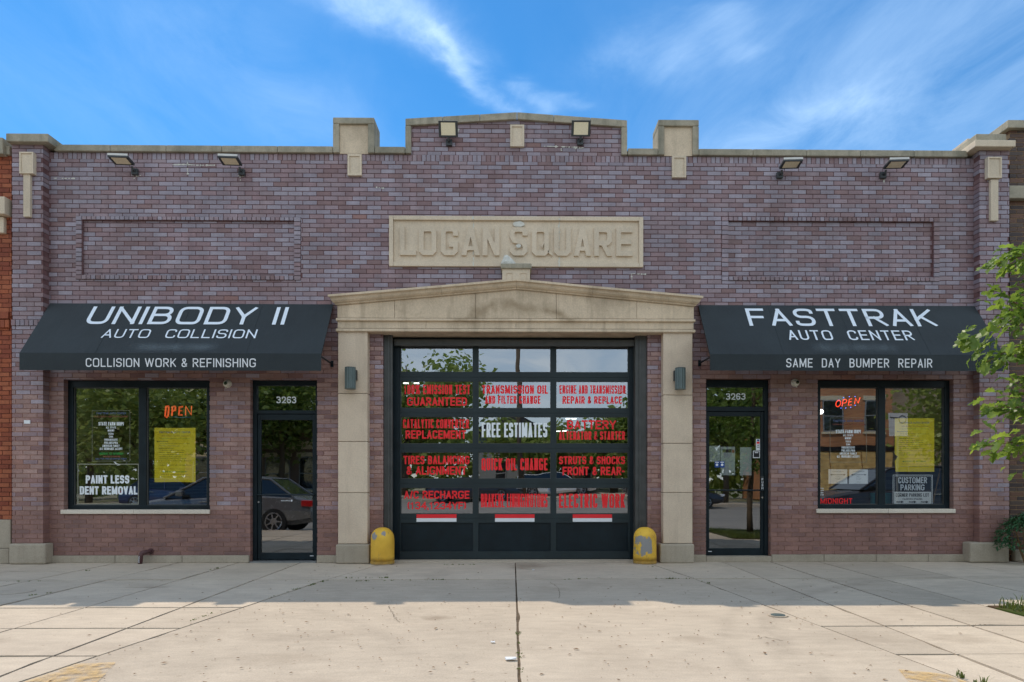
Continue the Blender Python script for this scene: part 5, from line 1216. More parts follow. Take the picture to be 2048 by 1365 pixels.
# things standing in the shops
x_, z_ = P(1765, 1010, 0.5)
MB().lathe([(0.13, 0.62), (0.16, 1.02), (0.155, 1.02), (0.125, 0.63), (0.0001, 0.63)], x_, 0.55, 20).build('waste_basket', M['teal']); tag(bpy.data.objects[-1] if False else [o for o in COL.objects if o.name == 'waste_basket'][0], 'teal plastic basket inside the right window behind the mullion', 'basket')
bx('window_shelf', M['interior'], bld, rw[0], rw[1], 0.25, 0.85, 0.55, 0.62)
m = MB(); a, b = P(1889, 900, 0.35); c, d = P(1866, 1005, 0.3); m.tube([(a, 0.35, b), (c, 0.3, max(d, 0.63))], 0.011, 8)
tag(m.build('broom_stick', M['wood']), 'thin wooden stick leaning inside the right window beside the poster', 'stick')
for (u, v, y, lb) in ((1640, 824, 1.6, 'round lit bulb at the left edge of the right window'),):
    a, b = P(u, v, y); t_ = empty('ceiling_lamp', (a, y, b), lb, 'lamp')
    MB().lathe([(0.001, -0.045 + b), (0.04, -0.035 + b), (0.06, b), (0.04, 0.035 + b), (0.001, 0.045 + b)], a, y, 14).build('bulb', M['bulb'], t_, smooth=True)
    MB().tube([(a, y, b + 0.045), (a, y, 3.45)], 0.006, 6).build('cord', M['black'], t_)
for k, (u, v) in enumerate(((812, 767), (833, 767), (1136, 838), (1148, 838), (1117, 863), (1129, 862.5))):
    y = 2.0 + (k // 2) * 0.9; a, b = P(u, v, y)
    t_ = empty('tube_lamp', (a, y, b), ('left one of two white strip lamps glowing over the words EMISSION TEST', 'right one of two white strip lamps glowing over the words EMISSION TEST', 'left one of two white strip lamps glowing over the word BATTERY', 'right one of two white strip lamps glowing over the word BATTERY', 'left one of two white strip lamps glowing beside the word ALTENATOR', 'right one of two white strip lamps glowing beside the word ALTENATOR')[k], 'lamp', 'strip lamps inside the garage')
    bx('tube', M['tube'], t_, a - 0.045, a + 0.045, y - 0.02, y + 0.02, b - 0.008, b + 0.008); bx('housing', M['steel'], t_, a - 0.06, a + 0.06, y - 0.03, y + 0.03, b + 0.013, 3.45)

# ------------------------------------------------------------------ awnings
AP = 0.64
def awning(ul, ur, vt, vf, vb, texts_, label):
    x0, x1 = RX(ul), RX(ur); um = (ul + ur) / 2
    zt, zf, zb_ = RZ(vt, um, -0.01), RZ(vf, um, -AP), RZ(vb, um, -AP)
    t_ = empty('awning', ((x0 + x1) / 2, 0, zt), label, 'awning', 'black canvas awnings')
    m = MB(); n = 24; th_ = 0.004
    def pt(i, j, back=0):
        x = x0 + (x1 - x0) * i / n; k = j / 6; sag = -0.007 * math.sin(math.pi * k) * (0.4 + abs(math.sin(math.pi * i / 6)))
        return (x, -0.02 + (-AP + 0.02) * k + back * 0.003, zt + (zf - zt) * k + sag - back * th_)
    for back in (0, 1):
        for i in range(n):
            for j in range(6):
                q = [pt(i, j, back), pt(i, j + 1, back), pt(i + 1, j + 1, back), pt(i + 1, j, back)]
                if back: q.reverse()
                m.quad(*q)
    for i in (0, n):
        for j in range(6):
            q = [pt(i, j), pt(i, j, 1), pt(i, j + 1, 1), pt(i, j + 1)]; 
            if i: q.reverse()
            m.quad(*q)
    m.build('canvas_slope', M['canvas'], t_)
    bx('valance', M['canvas'], t_, x0, x1, -AP - 0.002, -AP + 0.003, zb_, zf + 0.001)
    m = MB()
    for x in [x0 + 0.012] + [x0 + (x1 - x0) * k / 4 for k in (1, 2, 3)] + [x1 - 0.012]:
        m.tube([(x, -0.015, zt - 0.025), (x, -AP + 0.02, zf - 0.02)], 0.011, 6); m.tube([(x, -AP + 0.02, zf - 0.02), (x, -AP + 0.02, zb_ + 0.01)], 0.009, 6)
    m.tube([(x0 + 0.01, -AP + 0.02, zf - 0.022), (x1 - 0.01, -AP + 0.02, zf - 0.022)], 0.011, 6); m.tube([(x0 + 0.01, -AP + 0.02, zb_ + 0.012), (x1 - 0.01, -AP + 0.02, zb_ + 0.012)], 0.008, 6)
    m.build('frame', M['black_metal'], t_)
    for k_ in (1, 2, 3):
        x = x0 + (x1 - x0) * k_ / 4; m = MB(); q_ = []
        for j in range(7): f_ = j / 6; q_.append((x, -0.02 + (-AP + 0.02) * f_, zt + (zf - zt) * f_ + 0.0006 - 0.007 * math.sin(math.pi * f_) * (0.4 + abs(math.sin(math.pi * k_)))))
        m.tube(q_, 0.0035, 5); m.build('seam', M['canvas'], t_)
    bx('hem', M['canvas'], t_, x0, x1, -AP - 0.004, -AP - 0.0022, zb_, zb_ + 0.018)
    for x in (x0 + 0.02, x1 - 0.02):
        m = MB(); m.tube([(x, -AP + 0.03, zf - 0.03), (x, -0.02, RZ(728, um))], 0.013, 8); m.box(x - 0.02, x + 0.02, -0.02, -0.003, RZ(734, um), RZ(722, um)); m.build('brace', M['black_metal'], t_)
    nv = Vector((0, zf - zt, AP - 0.02)).normalized(); nv = Vector((0, -abs(nv.y), abs(nv.z)))
    def slopept(u, v):
        d = ray(u, v); A = Vector((0, -0.02, zt)); C_ = Vector((0, -D, CAMH)); nrm = Vector((0, -(zt - zf), (AP - 0.02))).normalized()
        tt = (A - C_).dot(nrm) / d.dot(nrm); return C_ + d * tt
    for s, u0, v0, u1, v1, bo in texts_[:-1]:
        vm = (v0 + v1) / 2; lo = slopept((u0 + u1) / 2, v1); hi = slopept((u0 + u1) / 2, v0); a = slopept(u0, vm).x; b = slopept(u1, vm).x
        off_ = Vector((0, -(zt - zf), (AP - 0.02))).normalized() * 0.004
        if s == 'smudge':
            m = MB(); m.quad((a, lo.y + off_.y, lo.z + off_.z), (b, lo.y + off_.y, lo.z + off_.z), (b, hi.y + off_.y, hi.z + off_.z), (a, hi.y + off_.y, hi.z + off_.z)); m.build('blurred_number', M['smudge'], t_)
        else: sign('lettering', s, a, b, 0, (hi - lo).length, 0, M['awn_white'], t_, t=bo, gap=0.17, slope=((lo.y + off_.y, lo.z + off_.z), (hi.y + off_.y, hi.z + off_.z)))
    s, u0, v0, u1, v1, bo = texts_[-1]
    psign('lettering', s, u0, v0, u1, v1, -AP - 0.004, M['white'], t_, t=0.125, gap=0.17)
awning(102, 667, 608.5, 707, 741.5, [("UNIBODY II", 178, 614.5, 573.5, 649.5, 0.135), ("AUTO  COLLISION", 206, 659.5, 513.5, 677, 0.12), ("smudge", 255, 684, 440, 706, 0), ("COLLISION WORK & REFINISHING", 171.5, 717, 511.5, 734.5, 0.0)],
       'black canvas awning reading UNIBODY II over the left shopfront')
awning(1396, 1948, 612, 709.5, 742, [("FASTTRAK", 1494.5, 618.5, 1866.5, 653, 0.135), ("AUTO  CENTER", 1575.5, 661.5, 1825, 681, 0.125), ("smudge", 1620, 684, 1800, 708, 0), ("SAME  DAY  BUMPER  REPAIR", 1572.5, 717.5, 1864.5, 735.5, 0.0)],
       'black canvas awning reading FASTTRAK over the right shopfront')

# ------------------------------------------------------------------ floodlights, cameras, sconces, bollards
def floodlight():
    r = empty('floodlight', (0, 0, 0))
    bx('wall_mount', M['fixture'], r, -0.045, 0.045, -0.05, -0.002, -0.045, 0.045, bevel=0.006)
    MB().tube([(0, -0.04, 0), (0, -0.09, 0.01), (0, -0.11, 0.045)], 0.016, 8).build('arm', M['fixture'], r)
    h = empty('head', (0, -0.11, 0.055)); h.parent = r
    W_, Hh, T_ = 0.128, 0.212, 0.017
    def sub(name, m, mat, bevel=0.0):
        o = bpy.data.objects.new(name, m.mesh(name, mat)); COL.objects.link(o); o.parent = h
        if bevel: b = o.modifiers.new('bevel', 'BEVEL'); b.width = bevel; b.segments = 2; b.limit_method = 'ANGLE'
        return o
    # the head lies flat (lens down), hinged at its wall-side edge; it reaches out along -y
    m = MB(); e = 0.022
    m.box(-W_ - 0.012, -W_ + e, -Hh, 0, -T_, T_); m.box(W_ - e, W_ + 0.012, -Hh, 0, -T_, T_); m.box(-W_ + e, W_ - e, -Hh, -Hh + e, -T_, T_); m.box(-W_ + e, W_ - e, -e, 0, -T_, T_); m.box(-W_ + e, W_ - e, -Hh + e, -e, -0.002, T_)
    sub('housing', m, M['fixture'], 0.004)
    m = MB(); m.box(-W_ + e + 0.001, W_ - e - 0.001, -Hh + e + 0.001, -e - 0.001, -0.013, -0.0025); sub('lens', m, M['lens'])
    m = MB()
    for k in range(13): x = -W_ + 0.01 + k * (2 * W_ - 0.02) / 12; m.box(x - 0.004, x + 0.004, -Hh + 0.005, -0.02, T_ + 0.001, T_ + 0.022)
    m.box(-W_ - 0.01, W_ + 0.01, -Hh - 0.003, -Hh - 0.0005, 0.006, T_ + 0.02)
    sub('fins', m, M['fixture_top'])
    return r
spots = [(272, 346, 'leftmost of the floodlights, above the left blind brick panel', -10, 12), (485, 347, 'floodlight second from the left, near the left parapet block', -7, 12), (898.5, 288, 'floodlight on the raised parapet left of the small stone tablet', 50, 0), (1160, 287, 'floodlight on the raised parapet right of the small stone tablet', 50, 0),
         (1558, 353, 'floodlight right of the right parapet block, over the word FASTTRAK', -7, -12), (1764, 353, 'rightmost of the floodlights, near the right pilaster', -10, -14)]
fl0 = floodlight()
for k, (u, v, lb, tilt, yaw_) in enumerate(spots):
    o = fl0 if k == 0 else copy_tree(fl0)
    a, b = P(u, v); o.location = (a, -0.001, b); tag(o, lb, 'floodlight', 'LED floodlights along the parapet')
    hd = [c for c in o.children if c.name.startswith('head')][0]
    hd.rotation_euler = (R(tilt if tilt > 0 else 4), 0, 0)
    if tilt > 0: hd.location = (0, -0.10, 0.05); hd.rotation_euler = (R(-62 + 0), 0, 0)
    else: hd.rotation_euler = (R(-6), 0, R(yaw_ * 0.3)); hd.location = ((-0.10 if u < 1000 else 0.10), -0.11, 0.075)

def camera_unit(u, v, lb):
    a, b = P(u, v, -0.06); t_ = empty('security_camera', (a, -0.001, b), lb, 'security camera', 'dome cameras under the awnings')
    MB().tube([(a, -0.002, b), (a, -0.03, b)], [0.062, 0.055], 20).build('mount_ring', M['cream_plastic'], t_, smooth=False)
    m = MB(); pts = []; rr = []
    for k in range(8): th_ = math.pi / 2 * k / 7; pts.append((a, -0.031 - 0.055 * math.sin(th_), b - 0.006)); rr.append(max(0.052 * math.cos(th_), 0.002))
    m.tube(pts, rr, 20); m.build('eyeball', M['cream_plastic'], t_, smooth=True)
    MB().tube([(a + 0.004, -0.0855, b - 0.004), (a + 0.004, -0.094, b - 0.004)], 0.024, 16).build('lens', M['car_glass'], t_)
    MB().tube([(a, -0.05, b - 0.05), (a, -0.06, b - 0.075)], 0.008, 6).build('cable_boot', M['cream_plastic'], t_)
camera_unit(452, 767, 'small cream dome camera between the left window and door'); camera_unit(1593, 765, 'small white dome camera between the right door and window')
def sconce(u0, u1, v0, v1, side, lb):
    x0, x1, z0, z1 = rect(u0, v0, u1, v1, SY - 0.12); c = (x0 + x1) / 2; r_ = (x1 - x0) / 2
    t_ = empty('wall_sconce', (c, SY, z0), lb, 'wall light', 'fluted wall lights on the stone piers')
    n = 48; m = MB(); yc = SY - 0.11
    ring = [(c + (r_ * (1 - 0.09 * (k % 4 >= 2))) * math.cos(2 * math.pi * k / n), yc + (r_ * (1 - 0.09 * (k % 4 >= 2))) * math.sin(2 * math.pi * k / n)) for k in range(n)]
    m.slab(ring, z0 + 0.008, z1 - 0.004); m.build('fluted_shade', M['sconce'], t_)
    MB().lathe([(r_ * 1.0, z0), (r_ * 1.02, z0 + 0.0075)], c, yc, 32).build('rim', M['sconce'], t_); MB().lathe([(r_ * 1.0, z1 - 0.0035), (r_ * 0.98, z1)], c, yc, 32).build('cap', M['fixture'], t_)
    bx('back_plate', M['fixture'], t_, c + side * 0.035 - 0.045, c + side * 0.035 + 0.045, yc + r_ * 0.6, SY - 0.001, z0 + 0.14, z1 - 0.03)
sconce(689.5, 711, 735, 778.5, 1, 'fluted grey-green wall light on the left stone pier'); sconce(1350.5, 1371.5, 736, 779.5, -1, 'fluted grey-green wall light on the right stone pier')
def bollard(x, y, r_, h, wear, lb, rot):
    t_ = empty('bollard', (x, y, 0), lb, 'bollard', 'yellow bollards beside the garage door')
    m = MB(); prof_ = [(r_ * 1.02, 0), (r_ * 1.01, 0.03), (r_ * 0.985, 0.06)] + [(r_ * (1 - 0.02 * k / 6), 0.06 + (h - r_ * 0.95 - 0.06) * k / 6) for k in range(7)]
    for k in range(1, 9): th_ = math.pi / 2 * k / 8; prof_.append((max(r_ * 0.98 * math.cos(th_) ** 0.85, 0.004), h - r_ * 0.95 + r_ * 0.95 * math.sin(th_)))
    m.lathe(prof_, x, y, 32)
    m.v = [(a + 0.004 * mn.noise(Vector((a * 9, b * 9, c * 7))), b + 0.004 * mn.noise(Vector((a * 8 + 5, b * 9, c * 7))), c) for a, b, c in m.v]
    o = m.build('painted_post', M['bollard'], t_, smooth=True)
    at = o.data.color_attributes.new('wear', 'FLOAT_COLOR', 'POINT')
    for i, v in enumerate(o.data.vertices):
        k = wear(v.co.x, v.co.z) ; at.data[i].color = (k, k, k, 1)
    MB().lathe([(r_ * 1.0, 0.001), (r_ * 1.04, 0.004), (r_ * 1.0, 0.012)], x, y, 28).build('base_seal', M['stone_base'], t_)
    return t_
def wearL(x, z): return max(0, 1 - ((x + 0.09) ** 2 + (z - 0.42) ** 2) / 0.006) * 1.0 + max(0, 1 - ((x - 0.03) ** 2 + (z - 0.46) ** 2) / 0.003) * 0.8
def wearR(x, z): return max(0, min(1, 1.9 - ((x + 0.05) ** 2 * 0.8 + (z - 0.27) ** 2 * 0.55) / 0.012))
bollard(-1.955, -0.20, 0.172, 0.535, wearL, 'yellow bollard with small chips, left of the garage door', 0)
bollard(1.885, -0.20, 0.168, 0.535, wearR, 'yellow bollard with a big bare grey patch, right of the garage door', 0)
# painted standpipe at the foot of the wall
a, b = P(300, 1103, -0.03); c, d = G(283, 1128)
m = MB(); m.tube([(a, 0.0, b), (a, -0.05, b), (a - 0.02, -0.10, b - 0.004), (a - 0.06, -0.135, b - 0.02), (a - 0.075, -0.14, b - 0.06), (a - 0.085, -0.14, 0.0)], [0.026, 0.026, 0.034, 0.036, 0.032, 0.032], 12)
t_ = empty('standpipe', (a - 0.1, -0.15, 0), 'short maroon elbow pipe with white scribble at the foot of the left wall', 'pipe'); m.build('pipe', M['pipe'], t_, smooth=True)
MB().tube([(a, -0.003, b), (a, -0.02, b)], 0.042, 14).build('flange', M['pipe'], t_)
text('scribble', "YOXO", a - 0.138, a - 0.088, 0.01, 0.028, -0.2, M['white'], t_) if False else None
m = MB(); vs, fs = text_shape("YOXO", 0.02)
m.v = [(a - 0.096 + 0.022 * q, -0.1745, 0.115 - 0.10 * p) for p, q in vs]; m.f = [tuple(f) for f in fs]; m.c = [None] * len(fs); m.build('scribble', M['white'], t_)

# ------------------------------------------------------------------ neighbouring buildings
def neighbour(name, x0, x1, yf, ztop, base, colors, mat, mort, label, hole_side=None, face_first=0):
    t_ = empty(name, ((x0 + x1) / 2, yf, 0), label, 'building')
    L0 = []
    global BR
    keep = BR; BR = []; lay(x0, x1, base, ztop, yf, depth=0.101, zone='field', off=x0); got = BR; BR = keep
    edge = x1 if x0 < 0 else x0
    got.sort(key=lambda q: (round(abs((q[0] + q[1]) / 2 - edge) / 0.21), q[2]))
    r_ = MB(); vs_ = {}
    for k, q in enumerate(got):
        c = colors[k % len(colors)]; 
        fullb = q[1] - q[0] > 0.15
        ci = rnd.randrange(len(colors)); c = colors[ci]
        if k < 300:
            wk = round((q[1] - q[0]), 3); key = (ci, wk)
            if key not in vs_:
                m = MB(); m.col = c; m.box(-wk / 2, wk / 2, 0, 0.1, 0, BH, back=False); vs_[key] = m.mesh('brick', mat)
            o = bpy.data.objects.new('brick', vs_[key]); COL.objects.link(o); o.parent = t_
            o.location = ((q[0] + q[1]) / 2 - t_.location.x, q[4] - yf, q[2])
        else: r_.col = c; r_.box(q[0], q[1], q[4], q[4] + 0.1, q[2], q[3], back=False)
    if r_.v: tag(r_.build('brick_courses', mat, t_), kind='stuff')
    bx('wall', mort, t_, x0 + 0.004, x1 - 0.004, yf + 0.007, 12.0, 0, ztop - 0.002)
    return t_
OR = [(0.36, 0.105, 0.05), (0.30, 0.085, 0.045), (0.40, 0.13, 0.065), (0.26, 0.07, 0.04)]
DK = [(0.075, 0.042, 0.032), (0.10, 0.055, 0.038), (0.055, 0.036, 0.032), (0.15, 0.072, 0.042), (0.09, 0.06, 0.045)]
NLX = RX(23, -0.06)
nl = neighbour('orange_brick_building', NLX - 3.0, NLX, -0.06, RZ(312, 10, -0.06), RZ(1040, 10, -0.06), OR, M['orange_brick'], M['mortar_orange'], 'orange-red brick building adjoining the left end of the auto shop')
bx('cap_stone', M['stone_grey'], nl, NLX - 3.0, RX(5, -0.16), -0.16, 0.3, RZ(312, 10, -0.1) + 0.003, RZ(275, 10, -0.16), bevel=0.01); bx('cap_stone', M['stone_grey'], nl, RX(5, -0.16) + 0.003, NLX, -0.10, 0.3, RZ(310, 10, -0.1) + 0.004, RZ(292, 10, -0.1), bevel=0.01)
bx('base_stone', M['stone_base'], nl, NLX - 3.0, NLX, -0.08, 0.0, RZ(1098, 10, -0.1) + 0.003, RZ(1040, 10, -0.1), bevel=0.01); bx('base_stone', M['stone_base'], nl, NLX - 3.0, NLX - 0.01, -0.10, 0.0, 0, RZ(1098, 10, -0.1), bevel=0.01)
x_ = RX(20, -0.15); bx('bracket_stone', M['stone_tan'], nl, NLX - 1.0, RX(9, -0.2), -0.20, -0.05, RZ(428, 8, -0.2), RZ(393, 8, -0.2), bevel=0.01); bx('bracket_stone', M['stone_tan'], nl, NLX - 0.9, RX(7, -0.12), -0.12, -0.05, RZ(466, 5, -0.12), RZ(429.5, 5, -0.2), bevel=0.01)
m = MB(); m.col = OR[0]; zz_ = RZ(640, 10, -0.1)
for k in range(16): m.col = OR[k % 4]; m.box(NLX - 0.01 - k * 0.068 - 0.058, NLX - 0.01 - k * 0.068, -0.10, -0.05, zz_ - 0.11, zz_ + 0.0); 
m.build('brick_ledge', M['orange_brick'], nl)
m = MB()
for k in range(5): m.col = OR[(k + 1) % 4]; m.box(NLX - 0.02 - k * 0.212 - 0.2, NLX - 0.02 - k * 0.212, -0.10, -0.05, zz_ + 0.02, zz_ + 0.12)
m.build('brick_ledge', M['orange_brick'], nl)
NRX = RX(2019.5, 0.02)
nr = neighbour('dark_brick_building', NRX, NRX + 3.0, 0.02, RZ(257, 2040, 0.02), 0.0, DK, M['dark_brick'], M['mortar_tan'], 'dark brown brick building adjoining the right end of the auto shop')
bx('cap_stone', M['stone_grey'], nr, RX(2016, -0.06), NRX + 3.0, -0.06, 0.45, RZ(257, 2040, -0.06) + 0.008, RZ(240, 2040, -0.06), bevel=0.01)
bx('cap_stone', M['stone_tan'], nr, RX(1996, 0.0) - 0.16, RX(2014, 0.0), 0.46, 1.6, ZC + 0.1, RZ(240, 2040, -0.06) - 0.02, bevel=0.01)
x0 = RX(2019.5, -0.1); bx('band_stone', M['stone_grey'], nr, x0 + 0.004, NRX + 3.0, -0.08, 0.05, RZ(397, 2035, -0.08), RZ(371, 2035, -0.08), bevel=0.012)
bx('base_stone', M['stone_base'], nr, NRX + 0.02, NRX + 3.0, -0.06, 0.03, 0, RZ(1100, 2035, -0.05), bevel=0.02)

# ------------------------------------------------------------------ leaves and plants
def leaf_mesh(name, mat, L_=0.11, oak=True, seed=0):
    r = random.Random(seed); m = MB()
    if oak: half = [(0.0, 0.006), (0.12, 0.05), (0.22, 0.16), (0.30, 0.12), (0.42, 0.27), (0.50, 0.17), (0.63, 0.33), (0.70, 0.19), (0.84, 0.24), (0.93, 0.10), (1.0, 0.0)]
    else: half = [(0.0, 0.005), (0.25, 0.2), (0.55, 0.24), (0.85, 0.12), (1.0, 0.0)]
    n = len(half); bend = r.uniform(0.15, 0.45); fold = r.uniform(0.15, 0.5)
    def p(a, b): return (b * L_ * 1.0, a * L_, -bend * a * a * L_ + abs(b) * fold * L_ + 0.05 * L_ * math.sin(a * 9 + seed))
    m.v = [p(a, 0) for a, _ in half] + [p(a, b * r.uniform(0.85, 1.1)) for a, b in half] + [p(a, -b * r.uniform(0.85, 1.1)) for a, b in half]
    for k in range(n - 1):
        m.f.append((k, n + k, n + k + 1, k + 1)); m.f.append((k, k + 1, 2 * n + k + 1, 2 * n + k)); m.c += [None, None]
    return m.mesh(name, mat)
oakm = [leaf_mesh('leaf', M['oak_leaf'], 0.095 + 0.008 * k, True, k) for k in range(6)]
tree = empty('oak_sapling', (5.25, -4.8, 0), 'young oak whose bright green leafy branches reach in from the right edge', 'tree')
m = MB(); m.tube([(5.25, -4.8, 0), (5.24, -4.8, 0.5), (5.27, -4.82, 1.4), (5.30, -4.78, 2.6), (5.33, -4.8, 3.8), (5.28, -4.8, 5.0)], [0.075, 0.062, 0.055, 0.045, 0.03, 0.012], 10); m.build('trunk', M['bark'], tree, smooth=True)
spray = [  # branch lines as they pass, in picture terms, at their own depth
 ([(2300, 640), (2120, 560), (2048, 512), (1995, 528)], -4.7, 0.020),
 ([(2300, 700), (2150, 660), (2060, 630), (1990, 650), (1935, 690)], -4.55, 0.026),
 ([(2060, 630), (2020, 600), (2010, 585)], -4.55, 0.012), ([(2150, 660), (2090, 690), (2020, 700), (1975, 725)], -4.75, 0.018),
 ([(2350, 900), (2200, 860), (2080, 820), (2020, 815), (1975, 815)], -4.6, 0.024), ([(2080, 820), (2050, 780), (2040, 760)], -4.6, 0.012),
 ([(2200, 860), (2100, 880), (2030, 885), (1985, 890)], -4.8, 0.016), ([(2100, 880), (2060, 910), (2045, 930)], -4.8, 0.010)]
bm_ = MB(); sites = []
for pl, Y, r0 in spray:
    w3 = [Vector((P(u, v, Y + rnd.uniform(-0.03, 0.03))[0], Y, P(u, v, Y)[1])) for u, v in pl]
    bm_.tube(w3, [r0 * 0.32 * (1 - 0.8 * k / (len(w3) - 1)) + 0.0018 for k in range(len(w3))], 6)
    for k in range(len(w3) - 1):
        a, b = w3[k], w3[k + 1]; n = int((b - a).length / 0.028)
        for i in range(n): sites.append((a.lerp(b, (i + rnd.random()) / max(n, 1)), (b - a).normalized()))
for _ in range(10):
    z_ = rnd.uniform(1.6, 4.6); th_ = rnd.uniform(-1.6, 1.6); e = Vector((5.3 + math.cos(th_) * rnd.uniform(.5, .9), -4.8 + math.sin(th_) * rnd.uniform(.5, .9), z_ + rnd.uniform(.1, .5)))
    bm_.tube([(5.3, -4.8, z_), tuple((Vector((5.3, -4.8, z_)) + e) / 2 + Vector((0, 0, 0.06))), tuple(e)], [0.018, 0.011, 0.003], 6)
bm_.build('branch', M['twig'], tree, smooth=True)
def rot_leaf(d, _=None):
    dirv = (d + Vector((rnd.gauss(0, 0.6), rnd.gauss(0, 0.6), rnd.gauss(-0.25, 0.5)))).normalized()
    q = dirv.to_track_quat('Y', 'Z'); return q.to_euler(), q
rnd.shuffle(sites); nleaf = 0; extra = MB()
def add_leaf_stuff(mm, me, loc, q, s):
    i = len(mm.v); mm.v += [tuple(loc + q @ (v.co * s)) for v in me.vertices]; mm.f += [tuple(i + k for k in p.vertices) for p in me.polygons]; mm.c += [None] * len(me.polygons)
from mathutils import Quaternion
for (p, d) in sites:
    for _ in range(5):
        off = Vector((rnd.gauss(0, 0.042), rnd.gauss(0, 0.09), rnd.gauss(0, 0.05))); e, q = rot_leaf(d + Vector((-0.2, 0, 0))); s = rnd.choice((0.45, 0.6, 0.75, 0.9, 1.1)) * rnd.uniform(0.9, 1.1)
        q = q @ Quaternion((0, 1, 0), rnd.uniform(-0.9, 0.9)); loc = p + off
        uu = 1052 + 1365 * loc.x / (loc.y + D) - 19
        if uu < 1934 and rnd.random() < 0.9: continue
        if nleaf < 300 and uu < 2100:
            o = bpy.data.objects.new('leaf', oakm[rnd.randrange(6)]); COL.objects.link(o); o.parent = tree; o.location = loc - tree.location; o.rotation_euler = q.to_euler(); o.scale = (s, s, s); nleaf += 1
        else: add_leaf_stuff(extra, oakm[rnd.randrange(6)], loc, q, s)
for _ in range(2600):
    z_ = rnd.uniform(1.5, 5.1); rad = (0.95 - abs(z_ - 3.0) * 0.22) * math.sqrt(rnd.random()); th_ = rnd.uniform(0, 6.283)
    p = Vector((5.55 + rad * math.cos(th_) * 1.0, -4.8 + rad * math.sin(th_) * 1.1, z_))
    if mn.noise(p * 2.4) < -0.08: continue
    if 1033 + 1365 * (p.x - 0.1) / (p.y + D) < 2075: continue
    e, q = rot_leaf(Vector((math.cos(th_), math.sin(th_), 0))); add_leaf_stuff(extra, oakm[rnd.randrange(6)], p, q, rnd.uniform(0.8, 1.3))
tag(extra.build('leaves', M['oak_leaf'], tree), kind='stuff')
# bush by the right neighbour's foot
bl_ = [leaf_mesh('leaf', M['bush_leaf'], 0.075, False, k) for k in range(3)]
bush = empty('bush', (RX(2045, -0.3), -0.35, 0), 'dark green bush in the shade at the foot of the dark brick wall', 'bush')
m = MB(); tw = MB(); cxb = RX(2036, -0.35)
for _ in range(1500):
    th_ = rnd.uniform(0, 6.28); ph = rnd.uniform(-0.3, 1.5); rr = rnd.uniform(0.55, 1) ** 0.5
    p = Vector((cxb + 0.12 + 0.42 * rr * math.cos(th_) * math.cos(ph), -0.36 + 0.26 * rr * math.sin(th_) * math.cos(ph), 0.32 + 0.42 * rr * math.sin(ph)))
    if p.z < 0.02: continue
    if mn.noise(p * 6) < -0.1: continue
    e, q = rot_leaf(Vector((math.cos(th_), math.sin(th_), 0.4))); add_leaf_stuff(m, bl_[rnd.randrange(3)], p, q, rnd.uniform(0.6, 1.1))
tag(m.build('foliage', M['bush_leaf'], bush), kind='stuff')
for k in range(9): th_ = k * 0.7; tw.tube([(cxb + 0.1, -0.36, 0), (cxb + 0.12 + 0.2 * math.cos(th_), -0.36 + 0.12 * math.sin(th_), 0.5)], [0.012, 0.004], 5)
tw.build('stem', M['twig'], bush)
# grass and weeds
def blades(m, x, y, n, h, sp):
    for _ in range(n):
        a = x + rnd.gauss(0, sp); b = y + rnd.gauss(0, sp * 0.6); th_ = rnd.uniform(0, 6.28); hh_ = h * rnd.uniform(0.4, 1.2); ww = 0.004 + 0.02 * h
        dx_, dy_ = math.cos(th_), math.sin(th_); lx, ly_ = -dy_ * ww, dx_ * ww; l1_ = hh_ * rnd.uniform(0.1, 0.7)
        m.quad((a - lx, b - ly_, 0.0), (a + lx, b + ly_, 0.0), (a + dx_ * l1_ * .5 + lx * .7, b + dy_ * l1_ * .5 + ly_ * .7, hh_ * .7), (a + dx_ * l1_ * .5 - lx * .7, b + dy_ * l1_ * .5 - ly_ * .7, hh_ * .7))
        m.quad((a + dx_ * l1_ * .5 - lx * .7, b + dy_ * l1_ * .5 - ly_ * .7, hh_ * .7), (a + dx_ * l1_ * .5 + lx * .7, b + dy_ * l1_ * .5 + ly_ * .7, hh_ * .7), (a + dx_ * l1_ + lx * .1, b + dy_ * l1_ + ly_ * .1, hh_ * .9), (a + dx_ * l1_ - lx * .1, b + dy_ * l1_ - ly_ * .1, hh_ * .9))
gm = MB()
for _ in range(1500):
    x = rnd.uniform(4.58, 7.5); y = rnd.uniform(-6.2, -3.72)
    if mn.noise(Vector((x * 2, y * 2, 1))) > -0.15: blades(gm, x, y, 5, 0.06 if mn.noise(Vector((x, y, 5))) < 0.1 else 0.11, 0.05)
for k in range(40): blades(gm, 4.62 + rnd.random() * 0.5, -3.76 - rnd.random() * 0.25, 4, 0.13, 0.05)
tag(gm.build('grass', M['weed']), 'patchy green grass growing in the soil strip by the right kerb', 'grass', kind='stuff')
wm_ = MB()
def joint_weeds(u0, v0, u1, v1, n, h=0.018, clump=0.25):
    n = int(n * 0.6); h = h * 0.55; clump += 0.08
    a, b = Vector(G(u0, v0)), Vector(G(u1, v1))
    for _ in range(n):
        k = rnd.random()
        if mn.noise(Vector((k * 9 + u0, v0, 0))) < clump - 0.35: continue
        p = a.lerp(b, k); blades(wm_, p.x, p.y, 5, h * rnd.uniform(0.5, 1.4), 0.011)
